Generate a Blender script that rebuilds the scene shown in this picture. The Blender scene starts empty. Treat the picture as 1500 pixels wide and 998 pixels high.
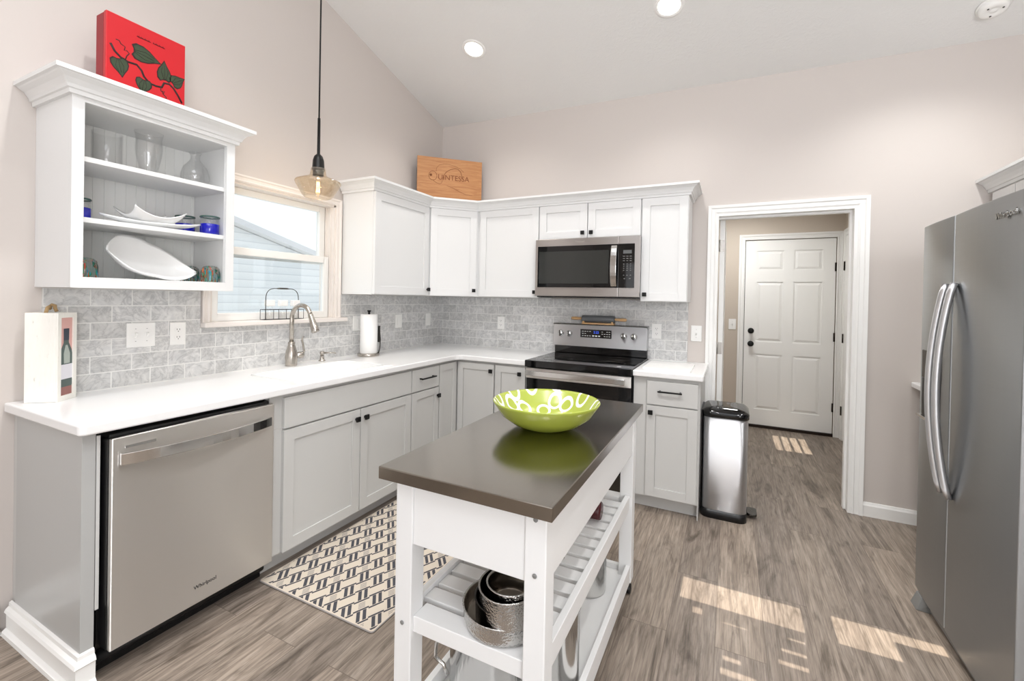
import bpy, bmesh, math, random
from mathutils import Vector, Matrix
random.seed(7)
SC = bpy.context.scene
COL = SC.collection
# ------------------------------------------------------------------ camera
def set_camera():
    cam = bpy.data.cameras.new('camera'); co = bpy.data.objects.new('camera', cam); COL.objects.link(co)
    F = Vector((-0.44333113, 0.89632051, -0.00818878)); R = Vector((0.89610723, 0.44340469, 0.01959879))
    F.normalize(); R = (R - F * R.dot(F)).normalized(); U = R.cross(F)
    m = Matrix((R, U, -F)).transposed().to_4x4(); m.translation = Vector((2.5798, -3.6096, 1.3669))
    co.matrix_world = m
    cam.sensor_fit = 'HORIZONTAL'; cam.sensor_width = 36.0; cam.lens = 36.0 * 650.126 / 1500.0
    cam.shift_x = 0.0; cam.shift_y = -56.145 / 1500.0; cam.clip_start = 0.02; cam.clip_end = 200
    SC.camera = co
set_camera()
# ------------------------------------------------------------------ world, sun, added fill lamps, exposure
SC.view_settings.view_transform = 'Standard'; SC.view_settings.look = 'None'
SC.view_settings.gamma = 1.0; SC.view_settings.use_curve_mapping = False
SC.view_settings.exposure = 0.0
W = bpy.data.worlds.new('sky'); SC.world = W; W.use_nodes = True
_bg = W.node_tree.nodes['Background']; _bg.inputs[0].default_value = (0.95, 0.975, 1.0, 1); _bg.inputs[1].default_value = 1.3
SUN_TAN = 0.4663
def add_light(name, kind, loc, rot, energy, color=(1, 1, 1), size=None, size_y=None, spot=None):
    l = bpy.data.lights.new(name, kind); l.energy = energy; l.color = color
    if kind == 'AREA':
        l.shape = 'RECTANGLE' if size_y else 'DISK'; l.size = size
        if size_y: l.size_y = size_y
    if kind == 'SUN': l.angle = math.radians(0.06)
    if kind == 'SPOT': l.spot_size = spot; l.spot_blend = 0.9; l.shadow_soft_size = 0.06
    if kind == 'POINT': l.shadow_soft_size = size or 0.03
    o = bpy.data.objects.new(name, l); COL.objects.link(o); o.location = loc; o.rotation_euler = rot
    return o
def aim(d):
    return Vector(d).to_track_quat('-Z', 'Y').to_euler()
add_light('sun', 'SUN', (2, -10, 6), aim((0, 1, -SUN_TAN)), 14.0, (1.0, 0.92, 0.80))
add_light('rear_fill', 'AREA', (2.0, -6.1, 1.2), aim((0, 1, -0.1)), 20, (0.935, 0.985, 1.05), 2.6, 1.8)  # unseen area lamp added before the closed rear wall to brighten the room
add_light('side_fill', 'AREA', (4.15, -4.4, 1.2), aim((-1, 0.5, -0.2)), 66, (0.96, 0.99, 1.03), 1.8, 1.7)  # no window here: lamp added to light the left cabinet fronts
add_light('ceiling_uplight_fill', 'AREA', (3.5, -4.6, 1.9), aim((0.2, 0.40, 1)), 88, (0.94, 0.985, 1.05), 1.8, 1.8)  # upward lamp added behind the view to brighten the ceiling
add_light('overhead_fill', 'AREA', (2.2, -4.2, 3.8), aim((0, 0.3, -1)), 40, (0.935, 0.985, 1.05), 2.6, 1.6)  # invented overhead lamp for general light, no fixture modelled
for _x in (1.25, 2.2, 3.1): add_light('recessed_or_fill_spot', 'SPOT', (_x, -2.75, 3.70 - 0.02 * _x), aim((0, 0, -1)), 92, (0.985, 0.99, 0.98), spot=math.radians(120))  # extra spots added out of view to lift counters and floor
add_light('recessed_or_fill_spot', 'SPOT', (3.58, -0.72, 3.13), aim((0, 0, -1)), 70, (0.985, 0.99, 0.98), spot=math.radians(125))  # extra unseen spot added to brighten the wall beside the fridge
add_light('hall_fill', 'AREA', (2.6, 1.2, 2.4), aim((0, 0, -1)), 17, (0.98, 0.98, 0.96), 0.35)  # unseen lamp added to light the hall, no fitting modelled

# ------------------------------------------------------------------ materials
def lin(c): return tuple(((v / 255 / 12.92) if v / 255 <= 0.04045 else ((v / 255 + 0.055) / 1.055) ** 2.4) for v in c)
MATS = {}
def mat(name, rgb, rough=0.5, metal=0.0, spec=0.5, trans=0.0, ior=1.45, emit=None, estr=0, alpha=1.0, coat=0.0):
    m = bpy.data.materials.new(name); m.use_nodes = True; b = m.node_tree.nodes['Principled BSDF']
    b.inputs['Base Color'].default_value = (*lin(rgb), 1); b.inputs['Roughness'].default_value = rough
    b.inputs['Metallic'].default_value = metal; b.inputs['Specular IOR Level'].default_value = spec
    b.inputs['Transmission Weight'].default_value = trans; b.inputs['IOR'].default_value = ior
    b.inputs['Coat Weight'].default_value = coat
    if emit: b.inputs['Emission Color'].default_value = (*lin(emit), 1); b.inputs['Emission Strength'].default_value = estr
    MATS[name] = m
    return m
class NT:
    def __init__(s, m): s.t = m.node_tree; s.b = s.t.nodes['Principled BSDF']
    def n(s, typ, **kw):
        x = s.t.nodes.new(typ)
        for k, v in kw.items():
            if k.startswith('i_'): x.inputs[k[2:].replace('_', ' ')].default_value = v
            else: setattr(x, k, v)
        return x
    def l(s, a, b): s.t.links.new(a, b)
    def coords(s, sx=1, sy=1, sz=1, swap=None):
        tc = s.n('ShaderNodeTexCoord'); out = tc.outputs['Object']
        if swap:
            sp = s.n('ShaderNodeSeparateXYZ'); cb = s.n('ShaderNodeCombineXYZ'); s.l(out, sp.inputs[0])
            for k, ax in enumerate(swap):
                if ax: s.l(sp.outputs[ax], cb.inputs[k])
            out = cb.outputs[0]
        mp = s.n('ShaderNodeMapping'); mp.inputs['Scale'].default_value = (sx, sy, sz); s.l(out, mp.inputs['Vector'])
        return mp.outputs['Vector']
    def noise(s, v, scale=5, detail=4, rough=0.5, dist=0.0):
        x = s.n('ShaderNodeTexNoise'); x.inputs['Scale'].default_value = scale; x.inputs['Detail'].default_value = detail
        x.inputs['Roughness'].default_value = rough; x.inputs['Distortion'].default_value = dist; s.l(v, x.inputs['Vector']); return x.outputs['Fac']
    def ramp(s, f, stops):
        x = s.n('ShaderNodeValToRGB'); e = x.color_ramp.elements
        while len(e) < len(stops): e.new(0.5)
        for k, (p, c) in enumerate(stops): e[k].position = p; e[k].color = (*c, 1) if len(c) == 3 else c
        s.l(f, x.inputs['Fac']); return x.outputs['Color']
    def mix(s, f, a, b, blend='MIX'):
        x = s.n('ShaderNodeMix', data_type='RGBA', blend_type=blend)
        for sock, v in ((x.inputs['Factor'], f), (x.inputs['A'], a), (x.inputs['B'], b)):
            pass
        fi, ai, bi = x.inputs[0], x.inputs[6], x.inputs[7]
        for sock, v in ((fi, f), (ai, a), (bi, b)):
            if hasattr(v, 'links'): s.l(v, sock)
            elif isinstance(v, (int, float)): sock.default_value = v
            else: sock.default_value = (*v, 1)
        return x.outputs[2]
    def bump(s, h, strength=0.2, dist=0.002):
        x = s.n('ShaderNodeBump'); x.inputs['Strength'].default_value = strength; x.inputs['Distance'].default_value = dist
        s.l(h, x.inputs['Height']); s.l(x.outputs['Normal'], s.b.inputs['Normal'])
def m_paint(name, rgb, rough=0.55, tex=60, st=0.05):
    m = mat(name, rgb, rough); t = NT(m); v = t.coords()
    t.bump(t.noise(v, tex, 3), st, 0.002); return m
def m_ceiling():
    m = mat('ceiling_texture', (231, 230, 228), 0.7); t = NT(m); v = t.coords()
    a = t.noise(v, 22, 6, 0.6, 1.5); b = t.ramp(a, [(0.45, (0, 0, 0)), (0.62, (1, 1, 1))]); t.bump(b, 0.16, 0.005); return m
def m_floor():
    m = mat('vinyl_oak_planks', (150, 133, 118), 0.42, spec=0.4); t = NT(m)
    v = t.coords(swap=('Y', 'X', None))
    br = t.n('ShaderNodeTexBrick', offset=0.37, offset_frequency=2)
    for k, val in (('Scale', 1.0), ('Mortar Size', 0.0012), ('Mortar Smooth', 0.0), ('Bias', 0.0), ('Brick Width', 1.22), ('Row Height', 0.182)): br.inputs[k].default_value = val
    br.inputs['Color1'].default_value = (0, 0, 0, 1); br.inputs['Color2'].default_value = (1, 1, 1, 1); br.inputs['Mortar'].default_value = (0.5, 0.5, 0.5, 1)
    t.l(v, br.inputs['Vector'])
    off = t.n('ShaderNodeVectorMath', operation='ADD'); sc = t.n('ShaderNodeVectorMath', operation='SCALE'); sc.inputs['Scale'].default_value = 13.0
    t.l(br.outputs['Color'], sc.inputs[0]); t.l(v, off.inputs[0]); t.l(sc.outputs[0], off.inputs[1])
    mp = t.n('ShaderNodeMapping'); mp.inputs['Scale'].default_value = (1.6, 22, 1); t.l(off.outputs[0], mp.inputs['Vector'])
    mp2 = t.n('ShaderNodeMapping'); mp2.inputs['Scale'].default_value = (1.3, 7.0, 1); t.l(off.outputs[0], mp2.inputs['Vector'])
    mp3 = t.n('ShaderNodeMapping'); mp3.inputs['Scale'].default_value = (5, 120, 1); t.l(off.outputs[0], mp3.inputs['Vector'])
    g1 = t.noise(mp.outputs[0], 1.6, 8, 0.62, 1.2); g2 = t.noise(mp2.outputs[0], 1.5, 5, 0.6, 1.8); g3 = t.noise(mp3.outputs[0], 1.5, 4, 0.6, 0.4)
    base = t.ramp(g1, [(0.25, lin((112, 101, 92))), (0.5, lin((144, 132, 121))), (0.75, lin((170, 158, 147)))])
    dark = t.ramp(g2, [(0.32, (0.36, 0.34, 0.32)), (0.47, (0.90, 0.90, 0.90)), (0.7, (1.08, 1.07, 1.06))])
    c = t.mix(0.85, base, dark, 'MULTIPLY')
    fine = t.ramp(g3, [(0.36, (0.62, 0.61, 0.60)), (0.52, (1, 1, 1)), (0.7, (1.18, 1.18, 1.18))])
    c = t.mix(0.75, c, fine, 'MULTIPLY')
    tone = t.ramp(br.outputs['Color'], [(0, (0.80, 0.79, 0.79)), (0.5, (1, 0.99, 0.97)), (1, (1.16, 1.14, 1.11))])
    c = t.mix(1.0, c, tone, 'MULTIPLY')
    c = t.mix(br.outputs['Fac'], c, lin((104, 93, 84)))
    t.l(c, t.b.inputs['Base Color']); t.bump(g1, 0.12, 0.002); return m
def m_tile(name, swap, dz):
    m = mat(name, (200, 200, 198), 0.25, spec=0.5); t = NT(m); v0 = t.coords(swap=swap)
    mp = t.n('ShaderNodeMapping'); mp.inputs['Location'].default_value = dz; t.l(v0, mp.inputs['Vector']); v = mp.outputs[0]
    br = t.n('ShaderNodeTexBrick', offset=0.5, offset_frequency=2)
    for k, val in (('Scale', 1.0), ('Mortar Size', 0.0022), ('Mortar Smooth', 0.0), ('Bias', 0.0), ('Brick Width', 0.154), ('Row Height', 0.0765)): br.inputs[k].default_value = val
    br.inputs['Color1'].default_value = (0, 0, 0, 1); br.inputs['Color2'].default_value = (1, 1, 1, 1); br.inputs['Mortar'].default_value = (0.5, 0.5, 0.5, 1)
    t.l(v, br.inputs['Vector'])
    sc = t.n('ShaderNodeVectorMath', operation='SCALE'); sc.inputs['Scale'].default_value = 9.0; t.l(br.outputs['Color'], sc.inputs[0])
    off = t.n('ShaderNodeVectorMath', operation='ADD'); t.l(v, off.inputs[0]); t.l(sc.outputs[0], off.inputs[1])
    n1 = t.noise(off.outputs[0], 9, 6, 0.6, 2.2); n2 = t.noise(off.outputs[0], 22, 5, 0.65, 1.0)
    a = t.n('ShaderNodeMath', operation='SUBTRACT'); a.inputs[1].default_value = 0.5; t.l(n1, a.inputs[0])
    ab = t.n('ShaderNodeMath', operation='ABSOLUTE'); t.l(a.outputs[0], ab.inputs[0])
    vein = t.ramp(ab.outputs[0], [(0.0, (0.66, 0.66, 0.67)), (0.02, (0.86, 0.86, 0.86)), (0.09, (1, 1, 1))])
    cl = t.ramp(n2, [(0.3, lin((202, 202, 202))), (0.65, lin((228, 227, 225)))])
    c = t.mix(0.8, cl, vein, 'MULTIPLY')
    tone = t.ramp(br.outputs['Color'], [(0, (0.86, 0.86, 0.855)), (1, (1.05, 1.05, 1.05))]); c = t.mix(1.0, c, tone, 'MULTIPLY')
    c = t.mix(br.outputs['Fac'], c, lin((233, 232, 229))); t.l(c, t.b.inputs['Base Color'])
    inv = t.n('ShaderNodeMath', operation='SUBTRACT'); inv.inputs[0].default_value = 1.0; t.l(br.outputs['Fac'], inv.inputs[1])
    t.bump(inv.outputs[0], 0.4, 0.001); return m
def m_steel(name, rgb, rough, stretch, st=0.06, aniso=0.0):
    m = mat(name, rgb, rough, 1.0); t = NT(m); v = t.coords(*stretch); n = t.noise(v, 3, 4, 0.6)
    r = t.n('ShaderNodeMapRange'); r.inputs['To Min'].default_value = rough - 0.05; r.inputs['To Max'].default_value = rough + 0.07; t.l(n, r.inputs['Value'])
    t.l(r.outputs[0], t.b.inputs['Roughness']); t.bump(n, st, 0.0006)
    if aniso:
        tg = t.n('ShaderNodeTangent', direction_type='RADIAL', axis='Z'); t.l(tg.outputs[0], t.b.inputs['Tangent']); t.b.inputs['Anisotropic'].default_value = aniso; t.b.inputs['Anisotropic Rotation'].default_value = 0.25
    return m
def m_wood(name, c1, c2, scale=(3, 40, 40), rough=0.5):
    m = mat(name, c1, rough); t = NT(m); v = t.coords(*scale); n = t.noise(v, 1.5, 6, 0.6, 0.6)
    t.l(t.ramp(n, [(0.3, lin(c1)), (0.7, lin(c2))]), t.b.inputs['Base Color']); return m
def m_distress():
    m = mat('whitewashed_wood', (240, 237, 229), 0.7); t = NT(m); v = t.coords(1, 30, 4); n = t.noise(v, 6, 6, 0.7)
    t.l(t.ramp(n, [(0.28, lin((190, 182, 168))), (0.36, lin((240, 237, 229))), (1, lin((246, 244, 238)))]), t.b.inputs['Base Color']); return m
def m_hammered():
    m = mat('hammered_steel', (205, 203, 200), 0.16, 1.0); t = NT(m); v = t.coords()
    x = t.n('ShaderNodeTexVoronoi'); x.inputs['Scale'].default_value = 190; t.l(v, x.inputs['Vector']); t.bump(x.outputs['Distance'], 0.45, 0.003); return m
def m_rings():
    m = mat('lime_glaze_with_white_rings', (156, 167, 66), 0.25, coat=0.3); t = NT(m)
    v = t.coords(swap=('X', 'Y', None))
    x = t.n('ShaderNodeTexVoronoi', voronoi_dimensions='2D'); x.inputs['Scale'].default_value = 14.5; x.inputs['Randomness'].default_value = 0.7; t.l(v, x.inputs['Vector'])
    c = t.ramp(x.outputs['Distance'], [(0, lin((156, 167, 66))), (0.27, lin((156, 167, 66))), (0.29, lin((238, 236, 224))), (0.41, lin((238, 236, 224))), (0.43, lin((156, 167, 66))), (1, lin((156, 167, 66)))])
    t.l(c, t.b.inputs['Base Color']); return m
def m_glass(name, rgb=(255, 255, 255), rough=0.0, thin=False):
    m = mat(name, rgb, rough, trans=1.0, ior=1.45)
    if thin:
        t = NT(m); out = t.t.nodes['Material Output']
        tr = t.n('ShaderNodeBsdfTransparent'); gl = t.n('ShaderNodeBsdfGlossy'); gl.inputs['Roughness'].default_value = 0.0
        tr.inputs[0].default_value = (*lin(rgb), 1)
        mx = t.n('ShaderNodeMixShader'); lw = t.n('ShaderNodeLayerWeight'); lw.inputs['Blend'].default_value = 0.12
        mr = t.n('ShaderNodeMapRange'); mr.inputs['To Min'].default_value = 0.045; mr.inputs['To Max'].default_value = 0.6; t.l(lw.outputs['Facing'], mr.inputs['Value'])
        t.l(mr.outputs[0], mx.inputs[0]); t.l(tr.outputs[0], mx.inputs[1]); t.l(gl.outputs[0], mx.inputs[2]); t.l(mx.outputs[0], out.inputs['Surface'])
    return m
def m_swirl():
    m = mat('colour_swirled_glass', (235, 240, 240), 0.05, spec=0.6); t = NT(m); out = t.t.nodes['Material Output']
    v = t.coords(62, 62, 15); n = t.noise(v, 1.0, 3, 0.5, 1.5); n2 = t.noise(t.coords(95, 95, 14), 1.0, 2, 0.5, 0.6)
    c = t.ramp(n2, [(0.34, lin((20, 80, 160))), (0.43, lin((10, 130, 130))), (0.49, lin((10, 110, 50))), (0.55, lin((160, 25, 30))), (0.66, lin((190, 100, 30)))])
    t.l(c, t.b.inputs['Base Color'])
    tr = t.n('ShaderNodeBsdfTransparent'); tr.inputs[0].default_value = (0.9, 0.93, 0.92, 1); mx = t.n('ShaderNodeMixShader')
    f = t.ramp(n, [(0.53, (0.08, 0.08, 0.08)), (0.58, (0.95, 0.95, 0.95))]); t.l(f, mx.inputs[0]); t.l(tr.outputs[0], mx.inputs[1]); t.l(t.b.outputs[0], mx.inputs[2]); t.l(mx.outputs[0], out.inputs['Surface'])
    return m
def m_siding():
    m = mat('pale_lap_siding', (226, 231, 235), 0.7); t = NT(m); v = t.coords()
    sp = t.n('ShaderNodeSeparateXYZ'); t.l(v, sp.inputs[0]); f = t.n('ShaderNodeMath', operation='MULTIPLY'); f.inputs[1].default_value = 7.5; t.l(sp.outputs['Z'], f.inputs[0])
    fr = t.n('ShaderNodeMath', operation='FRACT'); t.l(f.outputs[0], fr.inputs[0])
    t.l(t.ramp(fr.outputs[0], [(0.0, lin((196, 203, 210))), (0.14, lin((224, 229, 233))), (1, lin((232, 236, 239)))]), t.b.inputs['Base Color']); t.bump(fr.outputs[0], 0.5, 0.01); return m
m_paint('wall_paint', (207, 199, 193)); m_paint('hall_paint', (203, 191, 177)); m_ceiling(); m_floor()
m_tile('marble_tile_left', ('Y', 'Z', None), (2.82, -0.9145, 0)); m_tile('marble_tile_back', ('X', 'Z', None), (0.03, -0.9145, 0))
mat('trim_white', (243, 242, 239), 0.35); mat('cabinet_white', (232, 232, 231), 0.35); mat('cabinet_gray', (199, 198, 195), 0.38)
mat('panel_gray', (178, 178, 176), 0.3); mat('beadboard_white', (236, 236, 233), 0.4)
mat('counter_white', (238, 237, 236), 0.2); mat('ceramic_white', (244, 244, 243), 0.12, coat=0.4); mat('plate_white', (242, 241, 238), 0.3)
m_steel('brushed_steel', (232, 229, 225), 0.42, (2, 2, 260), 0.012, 0.94); m_steel('fridge_steel', (166, 168, 169), 0.34, (2, 2, 260), 0.008, 0.9)
m_steel('microwave_steel', (178, 173, 170), 0.36, (2, 2, 260), 0.01, 0.9); m_steel('bin_steel', (222, 222, 224), 0.48, (2, 2, 260), 0.01, 0.94); m_steel('cart_steel', (150, 144, 136), 0.15, (200, 2, 2), 0.006)
mat('polished_steel', (214, 213, 211), 0.12, 1.0); m_steel('nickel', (186, 180, 172), 0.24, (60, 60, 60), 0.02); mat('dark_steel', (92, 90, 87), 0.25, 1.0)
m_hammered(); mat('pan_inside', (148, 142, 134), 0.2, 1.0); mat('pan_dark', (62, 60, 58), 0.25, 1.0)
mat('black_metal', (22, 22, 22), 0.4, 0.3); mat('black_plastic', (20, 20, 21), 0.35); mat('black_glass', (6, 6, 7), 0.04, spec=0.6); mat('oven_glass', (14, 14, 15), 0.06)
mat('micro_screen', (50, 51, 49), 0.08); mat('gray_plastic', (128, 128, 126), 0.4); mat('seal_gray', (205, 204, 201), 0.5); mat('lcd_gray', (98, 100, 100), 0.3)
mat('lcd_blue', (60, 90, 220), 0.3, emit=(70, 110, 255), estr=1.0); mat('print_white', (230, 230, 228), 0.5); mat('print_dark', (40, 40, 42), 0.5)
mat('slot_dark', (70, 68, 66), 0.6); mat('gap_dark', (58, 57, 55), 0.8); mat('hinge_dark', (46, 36, 30), 0.4, 0.6); mat('hinge_nickel', (176, 172, 166), 0.35, 1.0)
mat('lime_glaze', (156, 167, 66), 0.25, coat=0.3); m_rings()
m_glass('clear_glass', (255, 255, 255), thin=True); m_glass('pane_glass', (250, 253, 255), thin=True); m_glass('amber_glass', (253, 248, 240), thin=True)
m_swirl(); mat('cobalt_glass', (12, 18, 168), 0.06, spec=0.7, coat=0.5); mat('green_rim_glass', (70, 98, 92), 0.08)
mat('red_lacquer', (196, 30, 38), 0.4); mat('red_side', (150, 34, 42), 0.5); mat('leaf_green', (52, 66, 44), 0.6); mat('vine_dark', (42, 22, 22), 0.6); mat('scribble', (112, 20, 26), 0.6)
m_wood('pine_crate', (170, 114, 70), (196, 144, 96), (4, 4, 45)); mat('burnt_brand', (120, 66, 32), 0.7); m_wood('pine_edge', (120, 78, 46), (150, 100, 62))
m_wood('light_wood', (208, 164, 112), (226, 186, 138)); mat('gray_marble', (104, 106, 108), 0.35)
m_distress(); mat('rope', (176, 146, 104), 0.9); mat('paint_pink', (226, 178, 170), 0.8); mat('paint_table', (158, 112, 106), 0.8); mat('paint_bottle', (92, 104, 100), 0.7); mat('paint_bottle_light', (176, 184, 176), 0.7); mat('paint_foil', (66, 72, 84), 0.7); mat('paint_label', (226, 224, 230), 0.8)
mat('paper', (246, 245, 243), 0.9); mat('rug_cream', (206, 194, 178), 0.95); mat('rug_dark', (70, 70, 76), 0.95); mat('rug_mid', (150, 144, 140), 0.95)
mat('bulb_glow', (255, 214, 150), 0.2, emit=(255, 196, 120), estr=7.0); mat('lamp_diffuser', (255, 250, 240), 0.4, emit=(255, 248, 236), estr=4.0)
mat('trim_warm', (236, 229, 223), 0.45); m_siding(); mat('roof_gray', (214, 216, 220), 0.8); mat('grass', (176, 178, 176), 0.9); mat('wine_red', (74, 28, 32), 0.25)

# ------------------------------------------------------------------ geometry helpers
class Frame:                       # u along U, v up, w outward
    def __init__(s, O, U, Wd): s.O, s.U, s.W = Vector(O), Vector(U).normalized(), Vector(Wd).normalized()
    def __call__(s, u, v, w): return s.O + s.U * u + Vector((0, 0, v)) + s.W * w
WORLD = lambda x, y, z: Vector((x, y, z))
LEFT = Frame((0, 0, 0), (0, 1, 0), (1, 0, 0))       # u = y, w = x
BACK = Frame((0, 0, 0), (1, 0, 0), (0, -1, 0))      # u = x, w = -y
class MB:
    def __init__(s): s.b = bmesh.new()
    def _f(s, vs, mi=0, smooth=False):
        try: f = s.b.faces.new(vs)
        except ValueError: return None
        f.material_index = mi; f.smooth = smooth; return f
    def box(s, u0, u1, v0, v1, w0, w1, fr=None, mi=0):
        """fr None: plain x,y,z ranges; otherwise u, v(up), w(out)"""
        g = WORLD if fr is None else fr
        p = [s.b.verts.new(g(a, b, c)) for a in (u0, u1) for b in (v0, v1) for c in (w0, w1)]
        for q in ((0, 1, 3, 2), (4, 6, 7, 5), (0, 4, 5, 1), (2, 3, 7, 6), (0, 2, 6, 4), (1, 5, 7, 3)): s._f([p[i] for i in q], mi)
        return s
    def hull(s, bottom, top, mi=0, smooth=False):
        a = [s.b.verts.new(Vector(p)) for p in bottom]; b = [s.b.verts.new(Vector(p)) for p in top]; n = len(a)
        s._f(a[::-1], mi); s._f(b, mi)
        for i in range(n): s._f([a[i], a[(i + 1) % n], b[(i + 1) % n], b[i]], mi, smooth)
        return s
    def prism(s, poly, z0, z1, mi=0, smooth=False):
        return s.hull([(x, y, z0) for x, y in poly], [(x, y, z1) for x, y in poly], mi, smooth)
    def fprism(s, poly, w0, w1, fr, mi=0):
        return s.hull([fr(u, v, w0) for u, v in poly], [fr(u, v, w1) for u, v in poly], mi)
    def face(s, pts, mi=0): s._f([s.b.verts.new(Vector(p)) for p in pts], mi); return s
    def lathe(s, prof, c, n=32, axis='Z', mi=0, close=False, M=None):
        """prof [(r, h)]; axis through c"""
        c = Vector(c); rings = []
        def pos(r, h, a):
            if M is not None: return c + M @ Vector((r * math.cos(a), r * math.sin(a), h))
            if axis == 'Z': return c + Vector((r * math.cos(a), r * math.sin(a), h))
            if axis == 'X': return c + Vector((h, r * math.cos(a), r * math.sin(a)))
            return c + Vector((r * math.sin(a), h, r * math.cos(a)))
        for r, h in prof:
            if r <= 1e-6: rings.append([s.b.verts.new(pos(0, h, 0))])
            else: rings.append([s.b.verts.new(pos(r, h, 2 * math.pi * k / n)) for k in range(n)])
        pr = list(zip(rings, rings[1:])); ms = mi if isinstance(mi, (list, tuple)) else [mi] * len(pr)
        for (A, B), m_ in zip(pr, ms):
            for k in range(n):
                j = (k + 1) % n
                if len(A) == 1 and len(B) == 1: continue
                if len(A) == 1: s._f([A[0], B[j], B[k]], m_, True)
                elif len(B) == 1: s._f([A[k], A[j], B[0]], m_, True)
                else: s._f([A[k], A[j], B[j], B[k]], m_, True)
        return s
    def cyl(s, c, r, h, axis='Z', n=24, mi=0, bev=0.0):
        if bev: p = [(0, 0), (r - bev, 0), (r, bev), (r, h - bev), (r - bev, h), (0, h)]
        else: p = [(0, 0), (r, 0), (r, h), (0, h)]
        s.lathe(p, c, n, axis, mi); return s
    def tube(s, pts, r, n=10, mi=0, cap=True, ry=None, up=None):
        """round (or flat, ry along up) bar swept along pts"""
        P = [Vector(p) for p in pts]; rs = r if isinstance(r, (list, tuple)) else [r] * len(P); rings = []
        T = [(P[min(i + 1, len(P) - 1)] - P[max(i - 1, 0)]).normalized() for i in range(len(P))]
        ref = Vector(up) if up else (Vector((0, 0, 1)) if abs(T[0].z) < 0.9 else Vector((1, 0, 0)))
        for i, p in enumerate(P):
            x = (ref - T[i] * ref.dot(T[i])).normalized(); y = T[i].cross(x)
            if not up: ref = x
            rings.append([s.b.verts.new(p + x * (math.cos(2 * math.pi * k / n) * (ry or rs[i])) + y * (math.sin(2 * math.pi * k / n) * rs[i])) for k in range(n)])
        for A, B in zip(rings, rings[1:]):
            for k in range(n): s._f([A[k], A[(k + 1) % n], B[(k + 1) % n], B[k]], mi, True)
        if cap: s._f(rings[0][::-1], mi); s._f(rings[-1], mi)
        return s
    def strip(s, pts, across, hw, th_dir, th, mi=0):
        """rectangular bar along pts: half width hw along 'across', thickness th along th_dir"""
        A = Vector(across) * hw; D = Vector(th_dir) * th; R = []
        for p in pts:
            p = Vector(p); R.append([s.b.verts.new(q) for q in (p - A, p + A, p + A + D, p - A + D)])
        for a, b in zip(R, R[1:]):
            for k in range(4): s._f([a[k], a[(k + 1) % 4], b[(k + 1) % 4], b[k]], mi)
        s._f(R[0][::-1], mi); s._f(R[-1], mi); return s
    def sweep(s, prof, path, g, mi=0, left=False, closed=False):
        """prof [(a, b)] swept along the 2-D path; a goes to the right (left) of travel, b is the third axis of g(p, q, b)"""
        n = len(path); rings = []; sg = -1 if left else 1
        for i, p in enumerate(path):
            p = Vector(p)
            d0 = (p - Vector(path[i - 1])).normalized() if (i > 0 or closed) else None
            d1 = (Vector(path[(i + 1) % n]) - p).normalized() if (i < n - 1 or closed) else None
            d0 = d0 or d1; d1 = d1 or d0
            n0 = Vector((d0.y, -d0.x)) * sg; n1 = Vector((d1.y, -d1.x)) * sg
            mt = (n0 + n1); mt = mt / max(mt.dot(n0), 1e-6)
            rings.append([s.b.verts.new(g(p.x + mt.x * a, p.y + mt.y * a, b)) for a, b in prof])
        pr = list(zip(rings, rings[1:])) + ([(rings[-1], rings[0])] if closed else [])
        for A, B in pr:
            for k in range(len(prof)):
                j = (k + 1) % len(prof); s._f([A[k], A[j], B[j], B[k]], mi)
        if not closed: s._f(rings[0][::-1], mi); s._f(rings[-1], mi)
        return s
    def shaker(s, fr, u0, u1, v0, v1, w0, th=0.02, rail=0.057, rec=0.008):
        s.box(u0, u0 + rail, v0, v1, w0, w0 + th, fr); s.box(u1 - rail, u1, v0, v1, w0, w0 + th, fr)
        s.box(u0 + rail, u1 - rail, v0, v0 + rail, w0, w0 + th, fr); s.box(u0 + rail, u1 - rail, v1 - rail, v1, w0, w0 + th, fr)
        s.box(u0 + rail, u1 - rail, v0 + rail, v1 - rail, w0, w0 + th - rec, fr); return s
ROOTS = {}
def M_of(o): return ROOTS.get(o.name, Matrix.Identity(4))
def obj(name, mb, mats, parent=None, bevel=0.0, seg=2, recalc=True, weld=True, tri=False):
    bm = mb.b
    if weld: bmesh.ops.remove_doubles(bm, verts=bm.verts, dist=1e-6)
    if recalc: bmesh.ops.recalc_face_normals(bm, faces=bm.faces)
    mt = M_of(parent) if parent else Matrix.Identity(4)
    if parent: bm.transform(mt.inverted())
    me = bpy.data.meshes.new(name); bm.to_mesh(me); bm.free()
    for k in (mats if isinstance(mats, (list, tuple)) else [mats]): me.materials.append(MATS[k])
    o = bpy.data.objects.new(name, me); COL.objects.link(o)
    if parent: o.parent = parent; ROOTS[o.name] = mt
    if bevel:
        b = o.modifiers.new('bevel', 'BEVEL'); b.width = bevel; b.segments = seg; b.limit_method = 'ANGLE'; b.angle_limit = math.radians(40)
    return o
def tag(o, label, cat, group=None):
    o['label'] = label; o['category'] = cat
    if group: o['group'] = group
    return o
def thing(name, label, cat, loc, group=None):
    o = bpy.data.objects.new(name, None); COL.objects.link(o); o.location = loc; o.empty_display_size = 0.1
    ROOTS[o.name] = Matrix.Translation(Vector(loc)); return tag(o, label, cat, group)
def struct(o): o['kind'] = 'structure'; return o
def solo(name, mb, mats, loc, label, cat, group=None, bevel=0.0, seg=2):
    """a thing that is one mesh, its origin at loc"""
    bmesh.ops.translate(mb.b, vec=-Vector(loc), verts=mb.b.verts)
    o = obj(name, mb, mats, None, bevel, seg); o.location = loc; return tag(o, label, cat, group)
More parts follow.
